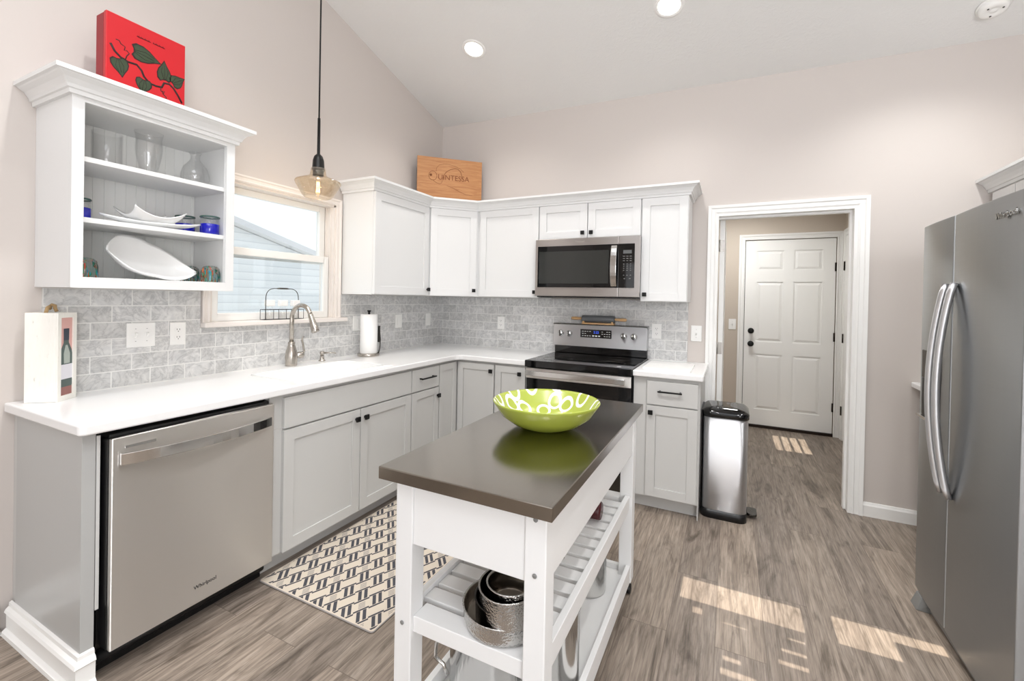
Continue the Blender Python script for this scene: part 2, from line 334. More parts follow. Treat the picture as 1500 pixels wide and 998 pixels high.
def text_mesh(name, body, size, origin, U, V, matname, parent, depth=0.0006, align='CENTER', shear=0.0):
    cu = bpy.data.curves.new(name, 'FONT'); cu.body = body; cu.size = size; cu.extrude = depth; cu.align_x = align; cu.align_y = 'CENTER'; cu.shear = shear
    t = bpy.data.objects.new(name + '_curve', cu); COL.objects.link(t)
    dg = bpy.context.evaluated_depsgraph_get(); dg.update()
    me = bpy.data.meshes.new_from_object(t.evaluated_get(dg)); bpy.data.objects.remove(t)
    U = Vector(U).normalized(); V = Vector(V).normalized(); N = U.cross(V)
    m = Matrix((U, V, N)).transposed().to_4x4(); m.translation = Vector(origin)
    me.transform(m_inv(parent) @ m); me.materials.clear(); me.materials.append(MATS[matname]); me.name = name
    o = bpy.data.objects.new(name, me); COL.objects.link(o); o.parent = parent; ROOTS[o.name] = M_of(parent); return o
def m_inv(p): return M_of(p).inverted()
def bez(p0, p1, p2, p3, n=12):
    P = [Vector(p) for p in (p0, p1, p2, p3)]
    return [P[0] * (1 - t) ** 3 + P[1] * 3 * t * (1 - t) ** 2 + P[2] * 3 * t * t * (1 - t) + P[3] * t ** 3 for t in (i / n for i in range(n + 1))]
def rrect(x0, x1, y0, y1, r, n=5):
    out = []
    for cx, cy, a0 in ((x1 - r, y1 - r, 0), (x0 + r, y1 - r, 90), (x0 + r, y0 + r, 180), (x1 - r, y0 + r, 270)):
        for k in range(n + 1):
            a = math.radians(a0 + 90 * k / n); out.append((cx + r * math.cos(a), cy + r * math.sin(a)))
    return out
# ================================================================== ROOM
def wall_cells(name, matname, fr, ur, vr, holes, w0, w1):
    """wall slab with rectangular openings (u0,u1,v0,v1)"""
    us = sorted({ur[0], ur[1], *[h[0] for h in holes], *[h[1] for h in holes]}); vs = sorted({vr[0], vr[1], *[h[2] for h in holes], *[h[3] for h in holes]})
    vid = {}; mb = MB(); b = mb.b
    def V(i, j, k):
        if (i, j, k) not in vid: vid[i, j, k] = b.verts.new(fr(us[i], vs[j], (w0, w1)[k]))
        return vid[i, j, k]
    def solid(i, j):
        if not (0 <= i < len(us) - 1 and 0 <= j < len(vs) - 1): return False
        cu, cv = (us[i] + us[i + 1]) / 2, (vs[j] + vs[j + 1]) / 2
        return not any(h[0] < cu < h[1] and h[2] < cv < h[3] for h in holes)
    for i in range(len(us) - 1):
        for j in range(len(vs) - 1):
            if not solid(i, j): continue
            for k in (0, 1): mb._f([V(i, j, k), V(i + 1, j, k), V(i + 1, j + 1, k), V(i, j + 1, k)])
            for (di, dj, a, c) in ((-1, 0, (i, j), (i, j + 1)), (1, 0, (i + 1, j), (i + 1, j + 1)), (0, -1, (i, j), (i + 1, j)), (0, 1, (i, j + 1), (i + 1, j + 1))):
                if not solid(i + di, j + dj): mb._f([V(*a, 0), V(*a, 1), V(*c, 1), V(*c, 0)])
    return struct(obj(name, mb, matname))
def ceil_z(x, y): return 3.035 - 0.02 * x - 0.271 * y
YR = -6.2; XR = 4.25
struct(obj('floor', MB().box(-0.14, 4.4, YR - 0.1, 2.12, -0.1, 0.0), 'vinyl_oak_planks'))
# left wall with the kitchen window opening, and its sloping top
WY0, WY1, WZ0, WZ1 = -2.155, -1.30, 1.165, 2.012
wall_cells('wall_left', 'wall_paint', LEFT, (YR, 0.12), (0, 2.99), [(WY0, WY1, WZ0, WZ1)], -0.14, 0.0)
struct(obj('wall_left_gable', MB().fprism([(0.12, 2.99), (0.12, 3.05), (YR, 4.76), (YR, 2.99)], -0.14, 0.0, LEFT), 'wall_paint'))
DX0, DX1, DZ = 2.472, 3.311, 2.022
wall_cells('wall_back', 'wall_paint', BACK, (0.0, XR + 0.12), (0, 3.06), [(DX0, DX1, 0, DZ)], -0.12, 0.0)
struct(obj('wall_right', MB().fprism([(0.0, 0), (0.0, 3.0), (YR, 4.7), (YR, 0)], XR, XR + 0.12, LEFT), 'wall_paint'))
# rear wall behind the viewer: thin sheet, slits cut in it to shape the sun patches
def rear_z(y, z=0.0): return z + SUN_TAN * (y - YR)
def band(x0, x1, y0, y1, z=0.0): return (x0, x1, rear_z(y0, z), rear_z(y1, z))
slits = [band(2.394, 2.883, -1.415, -1.245), band(2.998, 3.2, -1.415, -1.235), band(3.2, 3.7, -1.30, -1.235), band(2.452, 2.492, -1.50, -1.455)]
for x0, x1, y, h in ((2.815, 2.875, -1.488, .010), (2.785, 2.87, -1.57, .014), (2.77, 2.868, -1.645, .018), (2.578, 2.64, -1.725, .018), (2.57, 2.69, -1.80, .024), (2.575, 2.665, -1.51, .006)):
    slits.append(band(x0, x1, y, y + h * 1.4))
slits.append(band(0.565, 0.612, -2.06, -1.36, 0.914))
for k in range(4): slits.append(band(2.985 + 0.076 * k, 3.040 + 0.076 * k, 1.22, 1.72))
slits.append(band(2.60, 2.665, 1.28, 1.70))
rear = Frame((0, YR, 0), (1, 0, 0), (0, -1, 0))
wall_cells('wall_rear', 'wall_paint', rear, (-0.14, XR + 0.12), (0, 4.8), slits, 0.0, 0.004)
mb = MB(); cs = [(-0.14, 0.13), (XR + 0.12, 0.13), (XR + 0.12, YR - 0.05), (-0.14, YR - 0.05)]
mb.hull([(x, y, ceil_z(x, y)) for x, y in cs], [(x, y, ceil_z(x, y) + 0.14) for x, y in cs]); struct(obj('ceiling', mb, 'ceiling_texture'))
# hall beyond the doorway
HY = 1.98; HX = 3.61
FDX0, FDX1, FDZ = 2.706, 3.545, 2.066
HALL = Frame((0, HY, 0), (1, 0, 0), (0, -1, 0))
wall_cells('wall_hall_far', 'hall_paint', HALL, (1.2, HX + 0.12), (0, 2.44), [(FDX0, FDX1, 0, FDZ)], -0.12, 0.0)
struct(obj('wall_hall_right', MB().box(HX, HX + 0.12, 0.12, HY, 0, 2.44), 'hall_paint'))
struct(obj('wall_hall_left', MB().box(1.1, 1.2, 0.12, HY + 0.12, 0, 2.44), 'hall_paint'))
struct(obj('ceiling_hall', MB().box(1.1, HX + 0.12, 0.12, HY + 0.12, 2.44, 2.52), 'ceiling_texture'))
struct(obj('wall_hall_outer', MB().box(FDX0 - 0.3, FDX1 + 0.3, HY + 0.12, HY + 0.16, -0.1, 2.5), 'gap_dark'))
# casings, jambs, baseboards
CAS = [(0.0, 0.0), (0.0, 0.010), (0.010, 0.014), (0.014, 0.010), (0.034, 0.012), (0.040, 0.018), (0.060, 0.021), (0.060, 0.0)]
mb = MB(); mb.sweep(CAS, [(DX0, 0), (DX0, DZ), (DX1, DZ), (DX1, 0)], BACK, left=True); struct(obj('trim_1', mb, 'trim_white'))
mb = MB()
mb.box(DX0, DX0 + 0.012, 0, DZ, -0.12, 0.008, BACK); mb.box(DX1 - 0.02, DX1, 0, DZ, -0.12, 0.008, BACK); mb.box(DX0 + 0.012, DX1 - 0.02, DZ - 0.02, DZ, -0.12, 0.008, BACK)
mb.box(DX1 - 0.034, DX1 - 0.02, 0, DZ - 0.02, -0.09, -0.05, BACK); mb.box(DX0 + 0.012, DX1 - 0.034, DZ - 0.034, DZ - 0.02, -0.09, -0.05, BACK)
struct(obj('trim_2', mb, 'trim_white'))
BASE = [(0, 0), (0.014, 0), (0.014, 0.07), (0.010, 0.078), (0.006, 0.09), (0, 0.09)]
mb = MB(); mb.sweep(BASE, [(DX1 + 0.061, 0), (XR - 0.6, 0)], lambda p, q, b: Vector((p, q, b))); struct(obj('baseboard_back', mb, 'trim_white'))
BASE2 = [(0, 0), (0.030, 0), (0.028, 0.014), (0.016, 0.024), (0.016, 0.082), (0.022, 0.088), (0.018, 0.098), (0.009, 0.106), (0.008, 0.120), (0, 0.124)]
mb = MB(); mb.sweep(BASE2, [(0, YR), (0, -2.935)], lambda p, q, b: Vector((p, q, b))); struct(obj('baseboard_left', mb, 'trim_white'))
mb = MB(); mb.sweep(BASE, [(1.2, HY), (FDX0 - 0.065, HY)], lambda p, q, b: Vector((p, q, b))); struct(obj('baseboard_hall', mb, 'trim_white'))
# ------------------------------------------------------------------ doors
def hinge_mb(fr, u, v, w, wd=0.022, ht=0.09):
    mb = MB().box(u - wd, u + wd, v - ht / 2, v + ht / 2, w, w + 0.003, fr)
    a = fr(u, v - ht / 2, w + 0.005); mb.cyl(a, 0.006, ht, 'Z', 10); return mb
def six_panel(mb, fr, u0, u1, v0, v1, w):
    """door slab with six raised panels; face at w"""
    d = 0.010; W_ = u1 - u0; H = v1 - v0; st = W_ * 0.135; cm = W_ * 0.115
    mb.box(u0, u1, v0, v1, w - 0.04, w - d, fr)
    cols = [(u0 + st, u0 + W_ / 2 - cm / 2), (u0 + W_ / 2 + cm / 2, u1 - st)]
    rows = [(v0 + H * 0.085, v0 + H * 0.385), (v0 + H * 0.452, v0 + H * 0.775), (v0 + H * 0.838, v0 + H * 0.943)]
    vs = [v0] + [x for r in rows for x in r] + [v1]
    mb.box(u0, cols[0][0], v0, v1, w - d, w, fr); mb.box(cols[1][1], u1, v0, v1, w - d, w, fr)
    for k in range(0, len(vs), 2): mb.box(cols[0][0], cols[1][1], vs[k], vs[k + 1], w - d, w, fr)
    for r in rows:
        mb.box(cols[0][1], cols[1][0], r[0], r[1], w - d, w, fr)
        for c in cols:
            g = 0.012; s = 0.035
            bt = [fr(c[0] + g, r[0] + g, w - d), fr(c[1] - g, r[0] + g, w - d), fr(c[1] - g, r[1] - g, w - d), fr(c[0] + g, r[1] - g, w - d)]
            tp = [fr(c[0] + s, r[0] + s, w - 0.001), fr(c[1] - s, r[0] + s, w - 0.001), fr(c[1] - s, r[1] - s, w - 0.001), fr(c[0] + s, r[1] - s, w - 0.001)]
            mb.hull(bt, tp)
d1 = struct(obj('door_1', (lambda m: (six_panel(m, HALL, FDX0 + 0.006, FDX1 - 0.006, 0.03, FDZ - 0.006, -0.008), m)[1])(MB()), 'trim_white'))
for v in (0.918, 1.062):
    k = MB(); c = HALL(FDX0 + 0.072, v, -0.008); k.lathe([(0, 0), (0.031, 0), (0.031, 0.006), (0.014, 0.012), (0.014, 0.03), (0.026, 0.042), (0.027, 0.055), (0.018, 0.062), (0, 0.063)], c, 20, M=Matrix.Rotation(math.radians(90), 3, 'X'))
    obj('door_knob' if v < 1 else 'deadbolt', k, 'black_metal', d1)
for v in (0.30, 1.03, 1.76): obj('hinge', hinge_mb(HALL, FDX1 - 0.003, v, -0.006, 0.012), 'hinge_dark', d1)
struct(obj('trim_3', MB().box(FDX0, FDX1, 0.0, 0.028, -0.12, 0.01, HALL), 'hinge_dark'))
mb = MB(); mb.sweep([(a, b) for a, b in CAS], [(FDX0, 0), (FDX0, FDZ), (FDX1, FDZ), (FDX1, 0)], HALL, left=True); struct(obj('trim_4', mb, 'trim_white'))
# second hall door in the right-hand hall wall
HR = Frame((HX, 0, 0), (0, 1, 0), (-1, 0, 0))
mb = MB(); six_panel(mb, HR, 1.06, 1.86, 0.02, 2.06, 0.016); d2 = struct(obj('door_2', mb, 'trim_white'))
for v in (0.30, 1.03, 1.76): obj('hinge', hinge_mb(HR, 1.866, v, 0.018, 0.010), 'hinge_dark', d2)
mb = MB(); mb.sweep([(a, b) for a, b in CAS], [(1.05, 0), (1.05, 2.07), (1.87, 2.07), (1.87, 0)], HR, left=True); struct(obj('trim_5', mb, 'trim_white'))
# the open door of the doorway itself, swung into the hall
d3 = struct(obj('door_3', MB().box(2.490, 2.525, 0.125, 0.93, 0.012, 2.005), 'trim_white', bevel=0.002))
for v in (0.25, 1.02, 1.80):
    mb = MB().box(2.488, 2.521, v - 0.045, v + 0.045, -0.1262, -0.1235, BACK); mb.cyl((2.487, 0.121, v - 0.045), 0.006, 0.09, 'Z', 10)
    for dz in (-0.03, 0, 0.03): mb.cyl((2.508 + (0.006 if dz else -0.006), 0.1235, v + dz), 0.003, -0.0015, 'Y', 8)
    obj('hinge', mb, 'hinge_nickel', d3)
# ------------------------------------------------------------------ window
w1 = struct(obj('window_1', (lambda m: (m.sweep([(0.0, 0.0), (0.0, 0.012), (0.008, 0.017), (0.016, 0.012), (0.03, 0.014), (0.036, 0.02), (0.045, 0.02), (0.045, 0.0)], [(WY0, WZ0 + 0.04), (WY0, WZ1), (WY1, WZ1), (WY1, WZ0 + 0.04)], LEFT, left=True), m)[1])(MB()), 'trim_warm'))
mb = MB(); t_ = 0.012
mb.box(WY0, WY0 + t_, WZ0, WZ1, -0.14, 0, LEFT); mb.box(WY1 - t_, WY1, WZ0, WZ1, -0.14, 0, LEFT); mb.box(WY0, WY1, WZ1 - t_, WZ1, -0.14, 0, LEFT)
for w in (-0.03, -0.075, -0.12): mb.box(WY1 - 0.022, WY1 - t_, WZ0 + 0.04, WZ1 - t_, w - 0.004, w + 0.004, LEFT); mb.box(WY0 + t_, WY0 + 0.022, WZ0 + 0.04, WZ1 - t_, w - 0.004, w + 0.004, LEFT)
obj('window_frame', mb, 'trim_warm', w1)
mb = MB(); mb.prism([(-0.14, WY0 + 0.001), (-0.14, WY1 - 0.001), (0.0, WY1 - 0.001), (0.0, -1.218), (0.055, -1.218), (0.055, -2.205), (0.0, -2.205), (0.0, WY0 + 0.001)], WZ0 + 0.012, WZ0 + 0.04)
obj('window_sill', mb, 'trim_warm', w1, bevel=0.006)
def sash(name, y0, y1, z0, z1, w0, w1_, st, top, bot):
    mb = MB(); mb.box(y0, y0 + st, z0, z1, w0, w1_, LEFT); mb.box(y1 - st, y1, z0, z1, w0, w1_, LEFT); mb.box(y0 + st, y1 - st, z0, z0 + bot, w0, w1_, LEFT); mb.box(y0 + st, y1 - st, z1 - top, z1, w0, w1_, LEFT)
    o = obj(name, mb, 'trim_white', w1, bevel=0.004); wm = (w0 + w1_) / 2
    obj('pane', MB().box(y0 + st - 0.004, y1 - st + 0.004, z0 + bot - 0.004, z1 - top + 0.004, wm - 0.002, wm + 0.002, LEFT), 'pane_glass', o)
sash('upper_sash', WY0 + 0.022, WY1 - 0.022, 1.585, 2.0, -0.115, -0.08, 0.045, 0.04, 0.04)
sash('lower_sash', WY0 + 0.022, WY1 - 0.022, WZ0 + 0.041, 1.640, -0.07, -0.035, 0.04, 0.045, 0.045)
# neighbouring house seen through the window
nh = thing('neighbor_house', 'pale neighbouring house with lap siding seen through the kitchen window', 'house', (-5.0, -1.0, -0.4))
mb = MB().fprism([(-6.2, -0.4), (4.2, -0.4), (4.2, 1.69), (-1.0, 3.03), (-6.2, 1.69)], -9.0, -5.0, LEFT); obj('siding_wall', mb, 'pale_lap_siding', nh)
mb = MB()
for s in (-1, 1): mb.fprism([(-1.0, 3.04), (-1.0 + s * 5.6, 3.04 - 5.6 * 0.2577), (-1.0 + s * 5.6, 3.14 - 5.6 * 0.2577), (-1.0, 3.14)], -9.1, -4.8, LEFT)
obj('roof', mb, 'roof_gray', nh)
o = obj('ground_outside', MB().box(-40, -0.16, -30, 30, -0.6, -0.4), 'grass'); struct(o)

# ================================================================== BACKSPLASH, COUNTERS, SINK
bs = obj('backsplash', MB().fprism([(-2.82, 0.914), (-0.001, 0.914), (-0.001, 1.374), (-1.2445, 1.374), (-1.2545, 1.374), (-1.2545, 1.206), (-1.217, 1.206), (-1.217, 1.175), (-2.206, 1.175), (-2.206, 1.374), (-2.82, 1.374)], 0.0005, 0.010, LEFT), 'marble_tile_left')
tag(bs, 'gray marble subway tile backsplash behind the sink on the window wall', 'backsplash', 'marble tile backsplashes')
bs2 = obj('backsplash', MB().box(0.0105, 2.287, 0.914, 1.374, 0.0005, 0.010, BACK), 'marble_tile_back')
tag(bs2, 'gray marble subway tile backsplash behind the stove', 'backsplash', 'marble tile backsplashes')
def slab(outer, holes, z0, z1):
    from mathutils.geometry import tessellate_polygon
    mb = MB(); loops = [outer] + holes; flat = [p for l in loops for p in l]
    lo = [mb.b.verts.new((x, y, z0)) for x, y in flat]; hi = [mb.b.verts.new((x, y, z1)) for x, y in flat]
    for t in tessellate_polygon([[Vector((x, y, 0)) for x, y in l] for l in loops]): mb._f([lo[i] for i in t]); mb._f([hi[i] for i in t])
    k = 0
    for l in loops:
        n = len(l)
        for i in range(n): mb._f([lo[k + i], lo[k + (i + 1) % n], hi[k + (i + 1) % n], hi[k + i]])
        k += n
    bmesh.ops.dissolve_limit(mb.b, angle_limit=0.01, verts=mb.b.verts, edges=mb.b.edges)
    return mb
CT = 0.914; CB = 0.876
arc = [(0.65 + 0.06 - 0.06 * math.cos(math.radians(a)), -0.65 - 0.06 + 0.06 * math.sin(math.radians(a))) for a in range(0, 91, 15)]
outer = [(0.002, -2.925), (0.635, -2.925), (0.65, -2.91)] + arc + [(1.234, -0.65), (1.234, -0.002), (0.002, -0.002)]
sink_hole = rrect(0.165, 0.548, -2.045, -1.355, 0.05)
ct = slab(outer, [sink_hole], CB, CT); c_o = obj('countertop', ct, 'counter_white', bevel=0.007, seg=3)
tag(c_o, 'long white L-shaped countertop running under the window round the corner to the stove', 'countertop')
o = solo('countertop', MB().prism([(2.008, -0.002), (2.436, -0.002), (2.436, -0.64), (2.426, -0.65), (2.008, -0.65)], CB, CT), 'counter_white', (2.22, -0.33, CB), 'short white countertop piece to the right of the stove', 'countertop', bevel=0.007, seg=3)
sk = thing('sink', 'white integrated single-bowl sink set in the countertop under the window', 'sink', (0.356, -1.70, 0.73))
mb = MB(); r1 = rrect(0.1655, 0.5475, -2.0445, -1.3555, 0.05); r2 = rrect(0.185, 0.53, -2.025, -1.375, 0.06); r3 = rrect(0.160, 0.553, -2.05, -1.35, 0.05); r4 = rrect(0.160, 0.553, -2.05, -1.35, 0.05)
R = [[mb.b.verts.new((x, y, z)) for x, y in l] for l, z in ((r1, 0.9135), (r1, 0.88), (r2, 0.735))]
O2 = [[mb.b.verts.new((x, y, z)) for x, y in l] for l, z in ((r1, 0.876), (r3, 0.8755), (r4, 0.72))]
n = len(r1)
for A, B in ((R[0], R[1]), (R[1], R[2]), (R[0], O2[0]), (O2[1], O2[2])):
    if A is R[0] and B is O2[0]: continue
    for i in range(n): mb._f([A[i], A[(i + 1) % n], B[(i + 1) % n], B[i]], 0, True)
mb._f(R[2]); mb._f(O2[2]); obj('basin', mb, 'ceramic_white', sk)
obj('drain', MB().lathe([(0, 0.7355), (0.02, 0.7355), (0.022, 0.738), (0.042, 0.738), (0.044, 0.7355)], (0.36, -1.70, 0), 24), 'nickel', sk)

# ================================================================== CABINETS
def knob(parent, fr, u, v, w):
    mb = MB(); mb.box(u - 0.007, u + 0.007, v - 0.007, v + 0.007, w, w + 0.016, fr); mb.box(u - 0.0145, u + 0.0145, v - 0.0145, v + 0.0145, w + 0.014, w + 0.026, fr)
    return obj('knob', mb, 'black_metal', parent, bevel=0.002)
def bar_pull(parent, fr, u0, u1, v, w):
    mb = MB(); mb.box(u0, u1, v - 0.005, v + 0.005, w + 0.024, w + 0.034, fr)
    for u in (u0 + 0.012, u1 - 0.012): mb.box(u - 0.005, u + 0.005, v - 0.005, v + 0.005, w, w + 0.026, fr)
    return obj('bar_pull', mb, 'black_metal', parent, bevel=0.0015)
def door(parent, fr, u0, u1, v0, v1, w, m, kn=None, rail=0.057, th=0.02):
    o = obj('door', MB().shaker(fr, u0, u1, v0, v1, w, th, rail), m, parent, bevel=0.0012)
    if kn: knob(o, fr, kn[0], kn[1], w + th)
    return o
GW = 0.61
def base_body(parent, fr, u0, u1, v1=0.875, m='cabinet_gray'):
    mb = MB(); mb.box(u0, u1, 0.092, v1, 0.012, GW, fr); obj('cabinet_body', mb, m, parent, bevel=0.001)
    obj('toe_kick', MB().box(u0, u1, 0.0, 0.092, 0.10, 0.548, fr), m, parent)
# end panel at the left end of the run
ep = thing('cabinet_end_panel', 'gray end panel closing the left end of the base cabinets beside the dishwasher', 'end panel', (0.3, -2.89, 0))
obj('side_panel', MB().box(0.062, 0.612, -2.905, -2.868, 0.0, 0.875), 'panel_gray', ep, bevel=0.001)
obj('scribe_strip', MB().box(0.001, 0.062, -2.895, -2.868, 0.0, 0.875), 'cabinet_gray', ep)
mb = MB(); mb.sweep(BASE2, [(0.0305, -2.905), (0.612, -2.905), (0.612, -2.868)], lambda p, q, b: Vector((p, q, b))); obj('base_trim', mb, 'trim_white', ep)
# sink cabinet
sc_ = thing('sink_base_cabinet', 'gray sink base cabinet with two shaker doors below a wide flat front panel', 'cabinet', (0.3, -1.7, 0))
base_body(sc_, LEFT, -2.222, -1.188, v1=0.71)
obj('front_rail', MB().box(-2.222, -1.188, 0.7105, 0.875, 0.575, GW, LEFT), 'cabinet_gray', sc_)
obj('front_panel', MB().box(-2.155, -1.193, 0.706, 0.858, GW, GW + 0.02, LEFT), 'cabinet_gray', sc_, bevel=0.0015)
door(sc_, LEFT, -2.155, -1.657, 0.094, 0.697, GW, 'cabinet_gray', (-1.69, 0.645)); door(sc_, LEFT, -1.651, -1.193, 0.094, 0.697, GW, 'cabinet_gray', (-1.622, 0.645))
def drawer(parent, fr, u0, u1, v0, v1, w, pu0, pu1, pv):
    o = obj('drawer', MB().box(u0, u1, v0, v1, w, w + 0.02, fr), 'cabinet_gray', parent, bevel=0.0015); bar_pull(o, fr, pu0, pu1, pv, w + 0.02)
dc = thing('drawer_base_cabinet', 'narrow gray base cabinet with one drawer and one door, between sink cabinet and inside corner', 'cabinet', (0.3, -1.03, 0))
base_body(dc, LEFT, -1.186, -0.868); drawer(dc, LEFT, -1.182, -0.874, 0.706, 0.858, GW, -1.112, -0.945, 0.79); door(dc, LEFT, -1.182, -0.874, 0.094, 0.697, GW, 'cabinet_gray', (-0.893, 0.637), rail=0.05)
cc = thing('corner_base_cabinet', 'gray inside corner base cabinet with folding shaker door leaves under the counter bend', 'cabinet', (0.45, -0.45, 0))
mb = MB().prism([(0.012, -0.866), (GW, -0.866), (GW, -GW), (0.968, -GW), (0.968, -0.012), (0.012, -0.012)], 0.092, 0.875); obj('cabinet_body', mb, 'cabinet_gray', cc)
mb = MB().prism([(0.1, -0.866), (0.548, -0.866), (0.548, -0.548), (0.968, -0.548), (0.968, -0.1), (0.1, -0.1)], 0.0, 0.092); obj('toe_kick', mb, 'cabinet_gray', cc)
door(cc, LEFT, -0.862, -0.636, 0.094, 0.858, GW, 'cabinet_gray', rail=0.05); door(cc, BACK, 0.636, 0.962, 0.094, 0.858, GW, 'cabinet_gray', (0.942, 0.808), rail=0.05)
nc = thing('narrow_base_cabinet', 'narrow gray single-door base cabinet directly left of the stove', 'cabinet', (1.1, -0.3, 0))
base_body(nc, BACK, 0.970, 1.231); door(nc, BACK, 0.974, 1.226, 0.094, 0.858, GW, 'cabinet_gray', (1.186, 0.808), rail=0.05)
rc = thing('drawer_base_cabinet', 'gray base cabinet right of the stove with a drawer above a shaker door', 'cabinet', (2.2, -0.3, 0))
base_body(rc, BACK, 2.010, 2.412); drawer(rc, BACK, 2.098, 2.406, 0.700, 0.852, GW, 2.168, 2.315, 0.79); door(rc, BACK, 2.098, 2.406, 0.104, 0.692, GW, 'cabinet_gray', (2.125, 0.650))
obj('end_panel', MB().box(2.4125, 2.418, 0.0, 0.875, 0.012, GW, BACK), 'cabinet_gray', rc)
# wall cabinets
UZ0, UZ1 = 1.376, 2.118; UW = 0.305
CROWN = [(-0.004, 0.0), (0.012, 0.0), (0.014, 0.016), (0.020, 0.018), (0.024, 0.030), (0.036, 0.048), (0.052, 0.058), (0.056, 0.062), (0.066, 0.064), (0.066, 0.080), (-0.004, 0.080)]
def crown(name, path, z, parent=None):
    mb = MB(); mb.sweep(CROWN, path, lambda p, q, b: Vector((p, q, z + b))); return obj(name, mb, 'cabinet_white', parent)
def wall_cab(name, label, fr, u0, u1, z0, doors, loc, m='cabinet_white'):
    t = thing(name, label, 'cabinet', loc)
    obj('cabinet_body', MB().box(u0, u1, z0, UZ1, 0.012, UW, fr), m, t, bevel=0.001)
    for d in doors: door(t, fr, d[0], d[1], z0 + 0.005, UZ1 - 0.012, UW, m, d[2])
    return t
wall_cab('wall_cabinet', 'white single-door wall cabinet right beside the window', LEFT, -1.244, -0.611, UZ0, [(-1.240, -0.622, (-0.640, 1.428))], (0.15, -0.93, UZ0))
dcab = thing('corner_wall_cabinet', 'white wall cabinet set diagonally across the corner', 'cabinet', (0.2, -0.2, UZ0))
obj('cabinet_body', MB().prism([(0.012, -0.610), (UW, -0.610), (0.610, -UW), (0.610, -0.012), (0.012, -0.012)], UZ0, UZ1), 'cabinet_white', dcab)
DG = Frame((UW, -0.610, 0), (1, 1, 0), (1, -1, 0)); door(dcab, DG, 0.018, 0.413, UZ0 + 0.005, UZ1 - 0.012, 0.0005, 'cabinet_white', (0.388, 1.428))
wall_cab('wall_cabinet', 'white single-door wall cabinet between the diagonal corner cabinet and the microwave', BACK, 0.611, 1.184, UZ0, [(0.640, 1.179, (1.160, 1.422))], (0.9, -0.15, UZ0))
wall_cab('wall_cabinet', 'short white two-door wall cabinet above the microwave', BACK, 1.185, 1.984, 1.838, [(1.190, 1.580, (1.550, 1.880)), (1.588, 1.979, (1.617, 1.880))], (1.6, -0.15, 1.84))
wall_cab('wall_cabinet', 'narrow white single-door wall cabinet right of the microwave', BACK, 1.985, 2.302, UZ0 - 0.012, [(1.989, 2.298, (2.018, 1.415))], (2.14, -0.15, UZ0))
o = crown('crown_molding', [(0.012, -1.2445), (0.311, -1.2445), (0.311, -0.612), (0.612, -0.311), (2.3025, -0.311), (2.3025, -0.012)], UZ1 - 0.0095)
tag(o, 'white crown molding running along the top of the corner wall cabinets', 'crown molding')
# open display cabinet
oc = thing('open_wall_cabinet', 'white open-front wall cabinet with two shelves of glassware and dishes left of the window', 'cabinet', (0.15, -2.53, UZ0))
OY0, OY1 = -2.842, -2.226
mb = MB(); mb.box(0.001, UW, OY0, OY0 + 0.016, UZ0, UZ1); mb.box(0.001, UW, OY1 - 0.016, OY1, UZ0, UZ1); mb.box(0.001, UW, OY0 + 0.016, OY1 - 0.016, UZ1 - 0.018, UZ1); mb.box(0.001, UW, OY0 + 0.016, OY1 - 0.016, 1.400, 1.418)
obj('cabinet_body', mb, 'cabinet_white', oc)
mb = MB(); y = OY0 + 0.0165
while y < OY1 - 0.02:
    y2 = min(y + 0.0405, OY1 - 0.0165); mb.hull([(0.006, y + 0.0, 1.4185), (0.006, y2, 1.4185), (0.0085, y2 - 0.0015, 1.4185), (0.0085, y + 0.0015, 1.4185)], [(0.006, y, 2.0995), (0.006, y2, 2.0995), (0.0085, y2 - 0.0015, 2.0995), (0.0085, y + 0.0015, 2.0995)]); y += 0.0405
obj('beadboard_back', mb, 'beadboard_white', oc)
mb = MB(); mb.box(OY0, OY0 + 0.036, UZ0, UZ1, UW, UW + 0.02, LEFT); mb.box(OY1 - 0.040, OY1, UZ0, UZ1, UW, UW + 0.02, LEFT); mb.box(OY0 + 0.036, OY1 - 0.040, UZ0, 1.418, UW, UW + 0.02, LEFT); mb.box(OY0 + 0.036, OY1 - 0.040, 2.094, UZ1, UW, UW + 0.02, LEFT)
obj('face_frame', mb, 'cabinet_white', oc, bevel=0.001)
for z in (1.872, 1.634): obj('shelf', MB().box(0.013, 0.298, OY0 + 0.0165, OY1 - 0.0165, z, z + 0.02), 'cabinet_white', oc, bevel=0.001)
crown('crown', [(0.001, OY0 - 0.0005), (UW + 0.0205, OY0 - 0.0005), (UW + 0.0205, OY1 + 0.0005), (0.001, OY1 + 0.0005)], UZ1 - 0.006, oc)
obj('top_board', MB().box(0.001, UW + 0.018, OY0, OY1, UZ1 + 0.0005, UZ1 + 0.012), 'cabinet_white', oc)
# wall cabinets above the refrigerator side
RW = Frame((XR, 0, 0), (0, -1, 0), (-1, 0, 0))
rcab = thing('wall_cabinet', 'white wall cabinet with crown on the right wall showing above the refrigerator', 'cabinet', (4.1, -0.6, 1.37))
obj('cabinet_body', MB().box(0.012, 1.74, 1.79, 2.045, 0.001, UW, RW), 'cabinet_white', rcab)
for u0, u1 in ((0.06, 0.290), (0.296, 0.9), (0.906, 1.30), (1.306, 1.735)): door(rcab, RW, u0, u1, 1.795, 2.035, UW, 'cabinet_white', rail=0.05)
mb = MB(); mb.sweep(CROWN, [(XR - UW - 0.006, -0.001), (XR - UW - 0.006, -1.742), (XR - 0.001, -1.742)], lambda p, q, b: Vector((p, q, 2.046 + b)), left=False); obj('crown', mb, 'cabinet_white', rcab)
rb = thing('base_cabinet', 'gray base cabinet tucked in the corner beyond the refrigerator', 'cabinet', (4.0, -0.4, 0))
